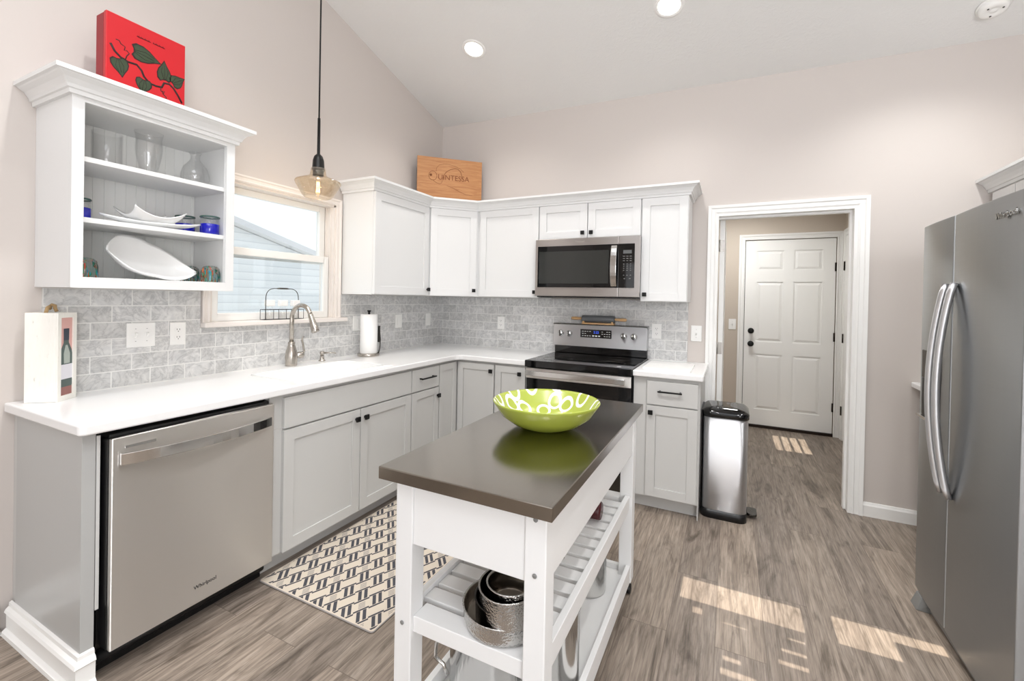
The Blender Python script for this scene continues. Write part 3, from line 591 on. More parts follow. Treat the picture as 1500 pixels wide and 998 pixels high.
obj('cabinet_body', MB().box(0.016, 0.86, 0.092, 0.860, 0.001, 0.61, RW), 'cabinet_gray', rb); obj('toe_kick', MB().box(0.016, 0.86, 0, 0.092, 0.1, 0.55, RW), 'cabinet_gray', rb)
solo('countertop', MB().box(XR - 0.65, XR - 0.001, -0.87, -0.002, 0.8605, 0.893), 'counter_white', (4.0, -0.4, 0.861), 'white countertop end peeking out beyond the refrigerator', 'countertop', bevel=0.006)
# ================================================================== APPLIANCES
# dishwasher
dw = thing('dishwasher', 'stainless steel dishwasher with a bowed handle under the left end of the counter', 'dishwasher', (0.33, -2.54, 0))
obj('tub_body', MB().box(0.03, 0.585, -2.853, -2.229, 0.10, 0.868), 'black_plastic', dw)
mb = MB().box(0.59, 0.640, -2.846, -2.233, 0.106, 0.846); d = obj('door', mb, 'black_plastic', dw)
obj('door_skin', MB().box(0.6405, 0.662, -2.844, -2.232, 0.104, 0.850), 'brushed_steel', d, bevel=0.004)
obj('control_strip', MB().box(0.588, 0.632, -2.84, -2.24, 0.8465, 0.860), 'black_plastic', dw)
obj('side_bracket', MB().box(0.600, 0.612, -2.866, -2.856, 0.25, 0.86), 'seal_gray', dw)
mb = MB(); N = 16
pts = [(0.664 + 0.042 * math.sin(math.pi * k / N) ** 0.8 if 0 < k < N else 0.664, -2.822 + 0.57 * k / N, 0.774) for k in range(N + 1)]
mb.strip(pts, (0, 0, 1), 0.0205, (1, 0, 0), 0.012); obj('handle', mb, 'polished_steel', d, bevel=0.002)
obj('badge_strip', MB().box(0.6622, 0.6645, -2.806, -2.712, 0.809, 0.818), 'polished_steel', d)
text_mesh('logo_text', 'Whirlpool', 0.021, (0.6625, -2.53, 0.172), (0, 1, 0), (0, 0, 1), 'print_dark', d)
mb = MB().box(0.53, 0.565, -2.866, -2.226, 0.0, 0.098); obj('toe_panel', mb, 'black_plastic', dw)
mb = MB().tube([(0.575, -2.862, 0.055), (0.575, -2.228, 0.055)], 0.022, 12); obj('kick_rail', mb, 'black_plastic', dw)
# stove
st = thing('stove', 'stainless and black electric glass-top stove between the two counter runs', 'stove', (1.62, -0.33, 0))
SX0, SX1 = 1.238, 2.003
obj('body', MB().box(SX0, SX1, 0.04, 0.872, 0.02, 0.60, BACK), 'black_plastic', st)
ck = obj('cooktop', MB().box(SX0 - 0.001, SX1 + 0.001, 0.8725, 0.922, 0.025, 0.668, BACK), 'black_glass', st, bevel=0.005)
for x, y, r in ((1.42, -0.20, 0.085), (1.82, -0.20, 0.085), (1.42, -0.47, 0.11), (1.82, -0.47, 0.10)):
    mb = MB().lathe([(r, 0.0), (r, 0.0006), (r - 0.002, 0.0006), (r - 0.002, 0.0)], (x, y, 0.9221), 40); obj('burner_ring', mb, 'dark_steel', ck)
od = obj('oven_door', MB().box(SX0 + 0.003, SX1 - 0.003, 0.215, 0.868, 0.602, 0.640, BACK), 'oven_glass', st, bevel=0.004)
obj('door_band', MB().box(SX0 + 0.003, SX1 - 0.003, 0.792, 0.866, 0.6405, 0.655, BACK), 'brushed_steel', od, bevel=0.003)
mb = MB().box(SX0 + 0.02, SX1 - 0.035, 0.815, 0.853, 0.690, 0.704, BACK)
for x in (SX0 + 0.05, SX1 - 0.065): mb.box(x - 0.012, x + 0.012, 0.822, 0.846, 0.655, 0.692, BACK)
obj('handle', mb, 'polished_steel', od, bevel=0.004)
obj('oven_window', MB().box(SX0 + 0.12, SX1 - 0.12, 0.36, 0.72, 0.6405, 0.642, BACK), 'black_glass', od)
obj('drawer', MB().box(SX0 + 0.003, SX1 - 0.003, 0.05, 0.205, 0.602, 0.648, BACK), 'dark_steel', st, bevel=0.004)
bgp = obj('backguard', MB().box(SX0 + 0.002, SX1 - 0.002, 0.9225, 0.992, 0.022, 0.062, BACK), 'black_glass', st, bevel=0.004)
PF = Frame((0, 0, 0), (1, 0, 0), (0, -1, 0))
mb = MB().fprism([(SX0, 0.985), (SX1, 0.985), (SX1, 1.148), (SX1 - 0.012, 1.162), (SX0 + 0.012, 1.162), (SX0, 1.148)], 0.014, 0.096, BACK)
pn = obj('control_panel', mb, 'bin_steel', st, bevel=0.003)
obj('panel_cap', MB().box(SX0 - 0.001, SX1 + 0.001, 1.1625, 1.170, 0.012, 0.099, BACK), 'dark_steel', st, bevel=0.002)
obj('display', MB().box(1.474, 1.730, 1.062, 1.128, 0.0962, 0.098, BACK), 'black_glass', pn)
mb = MB()
random.seed(3)
for cx in (1.495, 1.515, 1.535, 1.555, 1.655, 1.675, 1.695, 1.714):
    for z in (1.074, 1.092, 1.110):
        if random.random() < 0.82: mb.box(cx - 0.006, cx + 0.006, z, z + 0.004, 0.0981, 0.0985, BACK)
for cx in (1.582, 1.606, 1.63): mb.box(cx - 0.008, cx + 0.008, 1.072, 1.082, 0.0981, 0.0985, BACK)
obj('button_print', mb, 'print_white', pn)
text_mesh('clock_digits', '2:22', 0.026, (1.606, -0.0984, 1.106), (1, 0, 0), (0, 0, 1), 'lcd_blue', pn, 0.0002)
for x in (1.306, 1.380, 1.828, 1.906):
    mb = MB().lathe([(0, 0.0), (0.027, 0.0), (0.027, 0.004), (0.022, 0.008), (0.0205, 0.022), (0.018, 0.026), (0, 0.026)], (x, -0.0965, 1.088), 20, M=Matrix.Rotation(math.radians(90), 3, 'X'))
    mb.box(x - 0.005, x + 0.005, 1.066, 1.110, 0.118, 0.132, BACK, 1); obj('knob', mb, ['polished_steel', 'dark_steel'], pn)
mb = MB()
for k in range(5):
    a = math.radians(72 * k + 20); c = (1.912 + 0.009 * math.cos(a), -0.618 + 0.009 * math.sin(a)); mb.prism([(c[0] + 0.008 * math.cos(a + t), c[1] + 0.005 * math.sin(a + t)) for t in [2 * math.pi * j / 10 for j in range(10)]], 0.9221, 0.9226)
obj('badge', mb, 'print_white', ck)
# microwave
mw = thing('microwave', 'stainless over-the-range microwave with a dark window and keypad', 'microwave', (1.59, -0.2, 1.39))
MX0, MX1, MZ0, MZ1, MFW = 1.190, 1.993, 1.393, 1.832, 0.40
obj('body', MB().box(MX0 + 0.004, MX1 - 0.004, MZ0 - 0.008, MZ1, 0.013, 0.360, BACK), 'black_plastic', mw)
md = obj('door', MB().box(MX0, 1.8425, MZ0, MZ1, 0.361, MFW, BACK), 'microwave_steel', mw, bevel=0.004)
obj('glass', MB().box(MX0 + 0.022, 1.8422, 1.460, 1.776, MFW + 0.0003, MFW + 0.004, BACK), 'black_glass', md, bevel=0.001)
obj('window', MB().box(MX0 + 0.034, 1.772, 1.490, 1.735, MFW + 0.0042, MFW + 0.0048, BACK), 'micro_screen', md)
mb = MB(); mb.strip([(1.813, -(MFW + 0.004 + 0.030 * math.sin(math.pi * k / 12) ** 0.7 if 0 < k < 12 else MFW + 0.004), 1.468 + 0.297 * k / 12) for k in range(13)], (1, 0, 0), 0.021, (0, -1, 0), 0.010); obj('handle', mb, 'polished_steel', md, bevel=0.002)
text_mesh('logo_text', 'Whirlpool', 0.020, (1.545, -MFW - 0.0006, 1.806), (1, 0, 0), (0, 0, 1), 'polished_steel', md)
mp_ = obj('control_panel', MB().box(1.8435, MX1, MZ0, MZ1, 0.361, MFW, BACK), 'microwave_steel', mw, bevel=0.003)
obj('keypad', MB().box(1.8437, 1.957, 1.460, 1.776, MFW + 0.0003, MFW + 0.004, BACK), 'black_glass', mp_)
obj('display', MB().box(1.876, 1.936, 1.705, 1.730, MFW + 0.0042, MFW + 0.0048, BACK), 'lcd_gray', mp_)
mb = MB()
for r, z in enumerate((1.684, 1.668, 1.652, 1.628, 1.613, 1.598, 1.583, 1.548)):
    for cx in (1.882, 1.906, 1.930): mb.box(cx - (0.007 if r < 3 else 0.004), cx + (0.007 if r < 3 else 0.004), z, z + 0.004, MFW + 0.0041, MFW + 0.0045, BACK)
for cx in (1.888, 1.926): mb.box(cx - 0.005, cx + 0.005, 1.523, 1.528, MFW + 0.0041, MFW + 0.0045, BACK)
obj('printed_symbols', mb, 'gray_plastic', mp_)
mb = MB()
for k in range(14): mb.box(MX0 + 0.03 + k * 0.053, MX0 + 0.07 + k * 0.053, MZ0 - 0.0115, MZ0 - 0.0085, 0.28, 0.35, BACK)
obj('vent_grille', mb, 'dark_steel', mw)
# refrigerator
fg = thing('refrigerator', 'large stainless side-by-side refrigerator with two long bowed handles on the right', 'refrigerator', (3.8, -1.31, 0))
FX = 3.372; FZ = 1.737
obj('case', MB().box(3.446, 4.20, -1.712, -0.905, 0.03, FZ - 0.012), 'gray_plastic', fg, bevel=0.004)
obj('gasket', MB().box(3.436, 3.4455, -1.705, -0.912, 0.08, FZ - 0.01), 'seal_gray', fg)
def fdoor(y0, y1):
    mb = MB(); n = 10; poly = []
    r = 0.012
    for k in range(n + 1): poly.append((FX + 0.006 * (2 * k / n - 1) ** 2, y0 + r * 0 + (y1 - y0) * k / n))
    poly += [(3.4355, y1), (3.4355, y0)]
    mb.prism(poly, 0.062, FZ); return obj('door', mb, 'fridge_steel', fg, bevel=0.004)
fz = fdoor(-1.2165, -0.904); fr_ = fdoor(-1.712, -1.2245)
obj('seam_trim', MB().box(FX + 0.012, 3.435, -1.2232, -1.2178, 0.064, FZ - 0.001), 'seal_gray', fg)
def fhandle(y, par):
    N = 24; P = []
    for k in range(N + 1):
        t = k / N; P.append((FX - 0.006 - 0.046 * math.sin(math.pi * t) ** 0.8 if 0 < k < N else FX - 0.004, y, 1.462 - 0.855 * t))
    mb = MB().tube(P, 0.0125, 12, ry=0.0165, up=(0, 1, 0)); return obj('handle', mb, 'bin_steel', par)
fhandle(-1.190, fz); fhandle(-1.262, fr_)
dp = obj('dispenser_panel', MB().box(FX - 0.003, FX + 0.004, -1.140, -0.948, 1.045, 1.170), 'dark_steel', fz, bevel=0.002)
obj('dispenser_recess', MB().box(FX - 0.002, FX + 0.004, -1.136, -0.952, 0.880, 1.044), 'black_plastic', fz)
obj('dispenser_tray', MB().box(FX - 0.022, FX + 0.004, -1.138, -0.950, 0.868, 0.879), 'polished_steel', fz, bevel=0.003)
obj('dispenser_paddle', MB().box(FX - 0.0055, FX - 0.003, -1.075, -1.040, 1.075, 1.125), 'gray_plastic', fz)
text_mesh('logo_text', 'Whirlpool', 0.030, (FX - 0.0005, -1.610, 1.672), (0, -1, 0), (0, 0, 1), 'polished_steel', fr_, 0.002)
mb = MB().box(3.40, 3.46, -1.70, -0.915, 0.012, 0.058); obj('kick_grille', mb, 'gray_plastic', fg)
for y in (-0.975, -1.66):
    mb = MB().hull([(3.352, y - 0.035, 0.0), (3.43, y - 0.045, 0.0), (3.43, y + 0.045, 0.0), (3.352, y + 0.035, 0.0)], [(3.372, y - 0.03, 0.057), (3.43, y - 0.045, 0.057), (3.43, y + 0.045, 0.057), (3.372, y + 0.03, 0.057)]); obj('foot_cover', mb, 'gray_plastic', fg, bevel=0.003)
# step bin
tb = thing('trash_can', 'tall narrow stainless steel step trash can with a black lid beside the doorway', 'trash can', (2.56, -0.36, 0))
def bin_poly(e, r=0.05): return rrect(2.428 - e, 2.690 + e, -0.525 - e, -0.215 + e, r, 6)
mb = MB().prism(bin_poly(0.002), 0.0, 0.055, smooth=True); obj('base', mb, 'black_plastic', tb)
mb = MB().prism(bin_poly(0.0), 0.0555, 0.640, smooth=True); obj('body', mb, 'bin_steel', tb)
mb = MB(); rings = [(0.005, 0.6405), (0.006, 0.668), (0.0, 0.676), (-0.02, 0.690), (-0.07, 0.700), (-0.11, 0.703)]
RR = [[mb.b.verts.new((x, y, z)) for x, y in bin_poly(e, max(0.055 + e, 0.012))] for e, z in rings]
for A, B in zip(RR, RR[1:]):
    for i in range(len(A)): mb._f([A[i], A[(i + 1) % len(A)], B[(i + 1) % len(A)], B[i]], 0, True)
mb._f(RR[0][::-1]); mb._f(RR[-1]); obj('lid', mb, 'black_glass', tb)
mb = MB().prism(rrect(2.693, 2.752, -0.425, -0.315, 0.02, 4), 0.018, 0.034); mb.box(2.680, 2.70, -0.40, -0.34, 0.020, 0.032); obj('pedal', mb, 'dark_steel', tb, bevel=0.003)
obj('hinge_cover', MB().box(2.4185, 2.427, -0.50, -0.24, 0.05, 0.675), 'black_plastic', tb)

# ================================================================== KITCHEN CART
kc = thing('kitchen_cart', 'white rolling kitchen island cart with a stainless top and slatted shelf in the foreground', 'kitchen cart', (1.95, -2.04, 0))
KX0, KX1, KY0, KY1 = 1.684, 2.216, -2.640, -1.452
obj('tabletop', MB().box(KX0, KX1, KY0, KY1, 0.844, 0.880), 'cart_steel', kc, bevel=0.0025)
LX0, LX1, LY0, LY1 = 1.728, 2.192, -2.612, -1.482; LG = 0.058
for x0 in (LX0, LX1 - LG):
    for y0 in (LY0, LY1 - LG):
        lg = obj('leg', MB().box(x0, x0 + LG, y0, y0 + LG, 0.068, 0.8435), 'cabinet_white', kc, bevel=0.003)
        cx, cy = x0 + LG / 2, y0 + LG / 2; cs_ = MB()
        for s in (-1, 1): cs_.lathe([(0, -0.010), (0.018, -0.010), (0.024, -0.006), (0.024, 0.006), (0.018, 0.010), (0, 0.010)], (cx + s * 0.014, cy + 0.006, 0.0245), 18, 'X')
        cs_.box(cx - 0.006, cx + 0.006, cy - 0.016, cy + 0.018, 0.016, 0.052, mi=1); cs_.cyl((cx, cy, 0.045), 0.007, 0.024, mi=1); obj('caster', cs_, ['black_plastic', 'polished_steel'], lg)
        if y0 == LY0:
            for z in ((0.437,) if x0 == LX0 else (0.828, 0.690)): obj('bolt_cap', MB().lathe([(0, 0.0), (0.006, 0.0), (0.006, 0.002), (0.003, 0.003), (0, 0.003)], (cx, y0 - 0.0005, z), 12, M=Matrix.Rotation(math.radians(90), 3, 'X')), 'gray_plastic', lg)
obj('end_apron', MB().box(LX0 + LG, LX1 - LG, LY0 + 0.006, LY0 + 0.028, 0.665, 0.8435), 'cabinet_white', kc, bevel=0.002)
obj('end_apron', MB().box(LX0 + LG, LX1 - LG, LY1 - 0.028, LY1 - 0.006, 0.665, 0.8435), 'cabinet_white', kc, bevel=0.002)
obj('side_apron', MB().box(LX1 - 0.026, LX1 - 0.005, LY0 + LG, LY1 - LG, 0.665, 0.8435), 'cabinet_white', kc, bevel=0.002)
obj('side_apron', MB().box(LX0 + 0.005, LX0 + 0.026, LY0 + LG, LY1 - LG, 0.665, 0.8435), 'cabinet_white', kc, bevel=0.002)
obj('underside_board', MB().box(LX0 + 0.027, LX1 - 0.027, LY0 + 0.029, LY1 - 0.029, 0.69, 0.700), 'cabinet_white', kc)
for x0 in (LX0 + 0.012, LX1 - 0.034): obj('shelf_rail', MB().box(x0, x0 + 0.022, LY0 + LG, LY1 - LG, 0.408, 0.470), 'cabinet_white', kc, bevel=0.002)
for y0 in (LY0 + 0.012, LY1 - 0.075): obj('shelf_end_rail', MB().box(LX0 + LG, LX1 - LG, y0, y0 + 0.063, 0.412, 0.458), 'cabinet_white', kc, bevel=0.002)
ns = 13; ya, yb = LY0 + 0.094, LY1 - 0.094; pitch = (yb - ya) / ns
for k in range(ns): obj('slat', MB().box(LX0 + 0.0345, LX1 - 0.0345, ya + k * pitch, ya + k * pitch + pitch - 0.019, 0.440, 0.457), 'cabinet_white', kc, bevel=0.002)
mb = MB(); mb.box(LX0 + 0.02, LX1 - 0.02, LY0 + 0.02, LY1 - 0.02, 0.080, 0.096); obj('lower_shelf', mb, 'cabinet_white', kc)
for x0 in (LX0 + 0.004, LX1 - 0.024): obj('lower_rail', MB().box(x0, x0 + 0.020, LY0 + LG, LY1 - LG, 0.072, 0.150), 'cabinet_white', kc, bevel=0.002)
for y0 in (LY0 + 0.004, LY1 - 0.026): obj('lower_end_rail', MB().box(LX0 + LG, LX1 - LG, y0, y0 + 0.022, 0.072, 0.120), 'cabinet_white', kc, bevel=0.002)
# bowl on the cart
bl = thing('bowl', 'shallow lime green bowl with white rings on the kitchen cart top', 'bowl', (1.955, -2.035, 0.8805))
mb = MB(); out = [(0, 0.0), (0.080, 0.0), (0.086, 0.003), (0.130, 0.020), (0.170, 0.050), (0.197, 0.090), (0.203, 0.101), (0.200, 0.104), (0.193, 0.098), (0.165, 0.058), (0.125, 0.030), (0.08, 0.014), (0, 0.010)]
mb.lathe(out, (1.955, -2.035, 0.8808), 72, mi=[0] * 6 + [0] + [1] * 5); o = obj('bowl_body', mb, ['lime_glaze', 'lime_glaze_with_white_rings'], bl)
# pots and pans
def pan(name, label, c, r, h, outer_m, inner_m, tilt=None, handle=None, group='nested pans'):
    t = thing(name, label, 'pan', c, group); mb = MB(); w = 0.003
    pr = [(0, 0), (r * 0.86, 0), (r * 0.95, 0.006), (r * 0.985, 0.02), (r, h - 0.004), (r + 0.003, h), (r - w + 0.001, h), (r - w, h - 0.004), (r - w - r * 0.02, 0.02), (r * 0.88, 0.008), (0, 0.006)]
    M = tilt or Matrix.Identity(3); mb.lathe(pr, c, 48, mi=[0] * 5 + [0] + [1] * 4, M=M); obj('pan_body', mb, [outer_m, inner_m], t)
    if handle is not None:
        a = math.radians(handle); d = Vector((math.cos(a), math.sin(a), 0)); C_ = Vector(c); nrm = Vector((-d.y, d.x, 0))
        P = [C_ + M @ (d * (r - 0.0) + Vector((0, 0, h * 0.72))), C_ + M @ (d * (r + 0.05) + Vector((0, 0, h * 0.85))), C_ + M @ (d * (r + 0.17) + Vector((0, 0, h * 0.95)))]
        mb = MB().strip(P, nrm, 0.010, (0, 0, 1), 0.007); obj('handle', mb, 'polished_steel', t, bevel=0.002)
        mb = MB()
        for s in (-1, 1): mb.lathe([(0, -0.004), (0.007, -0.003), (0.007, 0.0), (0, 0.0)], C_ + M @ (d * (r - 0.004) + nrm * 0.014 * s + Vector((0, 0, h * 0.74))), 10, M=d.to_track_quat('Z', 'Y').to_matrix()); 
        obj('rivet', mb, 'polished_steel', t)
    return t
pan('saute_pan', 'largest and lowest of the nested steel pans on the slatted cart shelf', (2.022, -2.492, 0.458), 0.116, 0.056, 'hammered_steel', 'pan_inside', None, 75)
pan('saute_pan', 'dark middle pan nested between the largest and smallest pans on the cart shelf', (2.040, -2.512, 0.4655), 0.088, 0.082, 'pan_dark', 'pan_dark', None, 80)
pan('saucepan', 'second smallest nested pan with a hammered rim, just under the topmost pan', (2.050, -2.524, 0.4965), 0.078, 0.094, 'hammered_steel', 'pan_dark', Matrix.Rotation(math.radians(3), 3, 'X'), 85)
pan('saucepan', 'smallest pan at the top of the nested stack on the cart shelf', (2.060, -2.534, 0.5320), 0.063, 0.072, 'hammered_steel', 'pan_inside', None, 70)
def pot(name, label, c, r, h, handles, lid=False):
    t = thing(name, label, 'pot', c, 'stock pots on the low cart shelf'); mb = MB()
    mb.lathe([(0, 0), (r * 0.93, 0), (r * 0.985, 0.006), (r, 0.016), (r, h - 0.003), (r + 0.004, h), (r - 0.002, h), (r - 0.003, h - 0.004), (r - 0.003, 0.012), (r * 0.9, 0.006), (0, 0.006)], c, 48); obj('pot_body', mb, 'polished_steel', t)
    for a in handles:
        a = math.radians(a); d = Vector((math.cos(a), math.sin(a), 0)); nr = Vector((-d.y, d.x, 0)); C_ = Vector(c) + Vector((0, 0, h * (0.60 if h > 0.28 else 0.80)))
        P = [C_ + d * (r + 0.001) + nr * 0.055 - Vector((0, 0, 0.03)), C_ + d * (r + 0.012) + nr * 0.055, C_ + d * (r + 0.038) + nr * 0.045 + Vector((0, 0, 0.012)), C_ + d * (r + 0.045) + Vector((0, 0, 0.014)), C_ + d * (r + 0.038) - nr * 0.045 + Vector((0, 0, 0.012)), C_ + d * (r + 0.012) - nr * 0.055, C_ + d * (r + 0.001) - nr * 0.055 - Vector((0, 0, 0.03))]
        obj('handle', MB().tube(P, 0.006, 10), 'polished_steel', t)
    if lid: obj('lid', MB().lathe([(0, 0.03), (0.012, 0.03), (0.014, 0.022), (0.006, 0.016), (0.02, 0.012), (r * 0.7, 0.008), (r + 0.003, 0.001), (r + 0.003, 0.0), (0, 0.0)], (c[0], c[1], c[2] + h + 0.0005), 32), 'polished_steel', t)
pot('stock_pot', 'wide shiny stock pot with loop handles at the near end of the low cart shelf', (1.918, -2.405, 0.0965), 0.112, 0.285, (205, 25))
pot('saucepan', 'plain shiny steel pot standing near the right rail of the low cart shelf', (2.086, -2.235, 0.0965), 0.076, 0.275, ())
pot('saucepan', 'small steel pot at the far end of the low cart shelf', (2.035, -1.700, 0.0965), 0.080, 0.210, ())
# dark bottle lying on the slatted shelf
wb = thing('bottle', 'dark red bottle lying on the slatted cart shelf under the apron', 'bottle', (2.0, -1.92, 0.457))
mb = MB(); mb.lathe([(0, 0), (0.034, 0.0), (0.037, 0.006), (0.037, 0.18), (0.030, 0.205), (0.014, 0.225), (0.0135, 0.285), (0, 0.285)], (2.115, -1.80, 0.495), 24, M=Matrix.Rotation(math.radians(90), 3, 'Y') @ Matrix.Rotation(math.radians(180), 3, 'X')); obj('bottle_body', mb, 'wine_red', wb)
# ================================================================== LIGHT FITTINGS
pd = thing('pendant_lamp', 'clear glass pendant lamp with a black socket hanging over the sink', 'lamp', (0.372, -1.765, ceil_z(0.372, -1.765)))
PX, PY = 0.372, -1.765; zt = ceil_z(PX, PY)
obj('ceiling_cup', MB().lathe([(0, 0), (0.06, 0), (0.06, -0.012), (0.02, -0.028), (0, -0.028)], (PX, PY, zt + 0.004), 24), 'black_metal', pd)
obj('cord', MB().tube([(PX, PY, zt - 0.02), (PX, PY, 2.40)], 0.0045, 8), 'black_metal', pd)
mb = MB().lathe([(0, 0.21), (0.008, 0.21), (0.009, 0.0), (0.013, -0.004), (0.024, -0.016), (0.031, -0.040), (0.034, -0.085), (0.036, -0.090), (0.036, -0.096), (0.030, -0.098), (0.030, -0.130), (0, -0.130)], (PX, PY, 2.200), 28); obj('socket', mb, 'black_metal', pd)
mb = MB().lathe([(0.0365, 0.0), (0.040, 0.002), (0.043, -0.020), (0.047, -0.040), (0.066, -0.052), (0.095, -0.062), (0.124, -0.074), (0.128, -0.082), (0.124, -0.092), (0.108, -0.122), (0.088, -0.156), (0.078, -0.168), (0.072, -0.171)], (PX, PY, 2.112), 48)
sh = obj('glass_shade', mb, 'amber_glass', pd); m_ = sh.modifiers.new('thick', 'SOLIDIFY'); m_.thickness = 0.0025
bu = obj('bulb', MB().lathe([(0, 0), (0.012, 0.0), (0.013, -0.012), (0.017, -0.030), (0.0175, -0.100), (0.013, -0.118), (0, -0.126)], (PX, PY, 2.069), 20), 'clear_glass', pd)
mb = MB()
for k in range(6):
    a = 2 * math.pi * k / 6; mb.tube([(PX + 0.007 * math.cos(a), PY + 0.007 * math.sin(a), 2.035), (PX + 0.010 * math.cos(a + .5), PY + 0.010 * math.sin(a + .5), 1.975)], 0.0016, 6)
obj('filament', mb, 'bulb_glow', bu)
lp = add_light('pendant_bulb', 'POINT', (PX, PY, 1.95), (0, 0, 0), 2.0, (1, 0.78, 0.5), 0.02)
nrm = Vector((-0.02, -0.271, -1)).normalized(); CM = nrm.to_track_quat('Z', 'Y').to_matrix()
for i, (x, y, lb) in enumerate(((0.813, -0.765, 'glowing recessed ceiling light nearer the corner of the room'), (2.196, -0.735, 'glowing recessed ceiling light nearer the middle of the ceiling, cut by the top edge'))):
    c = Vector((x, y, ceil_z(x, y))); t = thing('recessed_light', lb, 'ceiling light', c, 'recessed ceiling lights')
    obj('trim_ring', MB().lathe([(0.066, -0.001), (0.070, 0.005), (0.090, 0.003), (0.092, -0.001)], c, 40, M=CM), 'trim_white', t)
    obj('lens', MB().lathe([(0, 0.0025), (0.067, 0.0025), (0.067, -0.001), (0, -0.001)], c, 40, M=CM), 'lamp_diffuser', t)
    add_light('recessed_or_fill_spot', 'SPOT', c + nrm * 0.02, aim((0, 0, -1)), 42, (1, 0.98, 0.95), spot=math.radians(125))
c = Vector((3.833, -0.257, ceil_z(3.833, -0.257)))
sd = thing('smoke_detector', 'round white smoke detector on the ceiling at the top right', 'smoke detector', c)
obj('base', MB().lathe([(0, 0), (0.070, 0), (0.070, 0.012), (0.064, 0.014)], c, 36, M=CM), 'trim_white', sd)
obj('cover', MB().lathe([(0.0635, 0.0125), (0.060, 0.030), (0.050, 0.036), (0.024, 0.038), (0.022, 0.035), (0.014, 0.035), (0.012, 0.040), (0, 0.041)], c, 36, M=CM), 'trim_white', sd)
mb = MB()
for k in range(3):
    a = 2.1 * k + 0.4; mb.lathe([(0, 0.0375), (0.005, 0.0375), (0.005, 0.039), (0, 0.039)], c + CM @ Vector((0.036 * math.cos(a), 0.036 * math.sin(a), 0)), 10, M=CM)
obj('sounder_holes', mb, 'slot_dark', sd)
# ================================================================== OUTLETS AND SWITCHES
def plate_thing(name, label, cat, fr, u0, u1, v0, v1, w, kind, group):
    cu, cv = (u0 + u1) / 2, (v0 + v1) / 2; t = thing(name, label, cat, fr(cu, cv, w), group)
    obj('plate', MB().box(u0, u1, v0, v1, w + 0.0003, w + 0.006, fr), 'trim_white', t, bevel=0.0025)
    ww = w + 0.006
    if kind == 'outlet':
        for dv in (-0.0195, 0.0195):
            p = [(cu + 0.017 * math.cos(a) , cv + dv + max(-0.0125, min(0.0125, 0.017 * math.sin(a)))) for a in [2 * math.pi * k / 24 for k in range(24)]]
            s = obj('socket', MB().fprism(p, ww + 0.0002, ww + 0.002, fr), 'trim_white', t); k = MB()
            for du in (-0.006, 0.006): k.box(cu + du - 0.0012, cu + du + 0.0012, cv + dv - 0.001, cv + dv + 0.007, ww + 0.0021, ww + 0.0025, fr)
            k.box(cu - 0.002, cu + 0.002, cv + dv - 0.009, cv + dv - 0.005, ww + 0.0021, ww + 0.0025, fr); obj('slots', k, 'slot_dark', s)
    if kind.startswith('toggle'):
        n = int(kind[-1]); 
        for i in range(n):
            c0 = cu + (i - (n - 1) / 2) * 0.046
            obj('toggle', MB().hull([fr(c0 - 0.005, cv - 0.012, ww), fr(c0 + 0.005, cv - 0.012, ww), fr(c0 + 0.005, cv + 0.012, ww), fr(c0 - 0.005, cv + 0.012, ww)], [fr(c0 - 0.004, cv + 0.000, ww + 0.012), fr(c0 + 0.004, cv + 0.000, ww + 0.012), fr(c0 + 0.004, cv + 0.009, ww + 0.013), fr(c0 - 0.004, cv + 0.009, ww + 0.013)]), 'trim_white', t)
            k = MB()
            for dv in (-0.030, 0.030): k.box(c0 - 0.0025, c0 + 0.0025, cv + dv - 0.001, cv + dv + 0.001, ww + 0.0001, ww + 0.0008, fr)
            obj('screws', k, 'gray_plastic', t)
    if kind == 'rocker': obj('rocker', MB().box(cu - 0.016, cu + 0.016, cv - 0.033, cv + 0.033, ww + 0.0002, ww + 0.003, fr), 'trim_white', t, bevel=0.001)
    return t
G1, G2 = 'light switches', 'wall outlets'
plate_thing('light_switch', 'white double toggle switch plate on the marble tile above the dishwasher', 'light switch', LEFT, -2.535, -2.417, 1.097, 1.214, 0.010, 'toggle2', G1)
plate_thing('wall_outlet', 'white wall outlet beside the double switch plate, left of the window', 'outlet', LEFT, -2.353, -2.280, 1.093, 1.210, 0.010, 'outlet', G2)
plate_thing('light_switch', 'white rocker switch plate partly hidden by the paper towel roll', 'light switch', LEFT, -1.130, -1.016, 1.097, 1.212, 0.010, 'rocker', G1)
plate_thing('light_switch', 'white blank-faced switch plate on the tile right of the paper towel roll', 'light switch', LEFT, -0.662, -0.574, 1.095, 1.210, 0.010, 'rocker', G1)
plate_thing('light_switch', 'white narrow switch plate on the window wall tile nearest the corner', 'light switch', LEFT, -0.242, -0.166, 1.097, 1.212, 0.010, 'rocker', G1)
plate_thing('wall_outlet', 'white wall outlet on the back wall tile left of the stove', 'outlet', BACK, 0.657, 0.730, 1.085, 1.200, 0.010, 'outlet', G2)
plate_thing('wall_outlet', 'white wall outlet on the back wall tile right of the stove', 'outlet', BACK, 2.026, 2.098, 1.076, 1.192, 0.010, 'outlet', G2)
plate_thing('light_switch', 'white single toggle switch plate on the painted wall left of the doorway', 'light switch', BACK, 2.310, 2.384, 1.072, 1.190, 0.0, 'toggle1', G1)
plate_thing('light_switch', 'white toggle switch plate on the hall wall beside the six-panel door', 'light switch', HALL, 2.555, 2.628, 1.068, 1.186, 0.0, 'toggle1', G1)
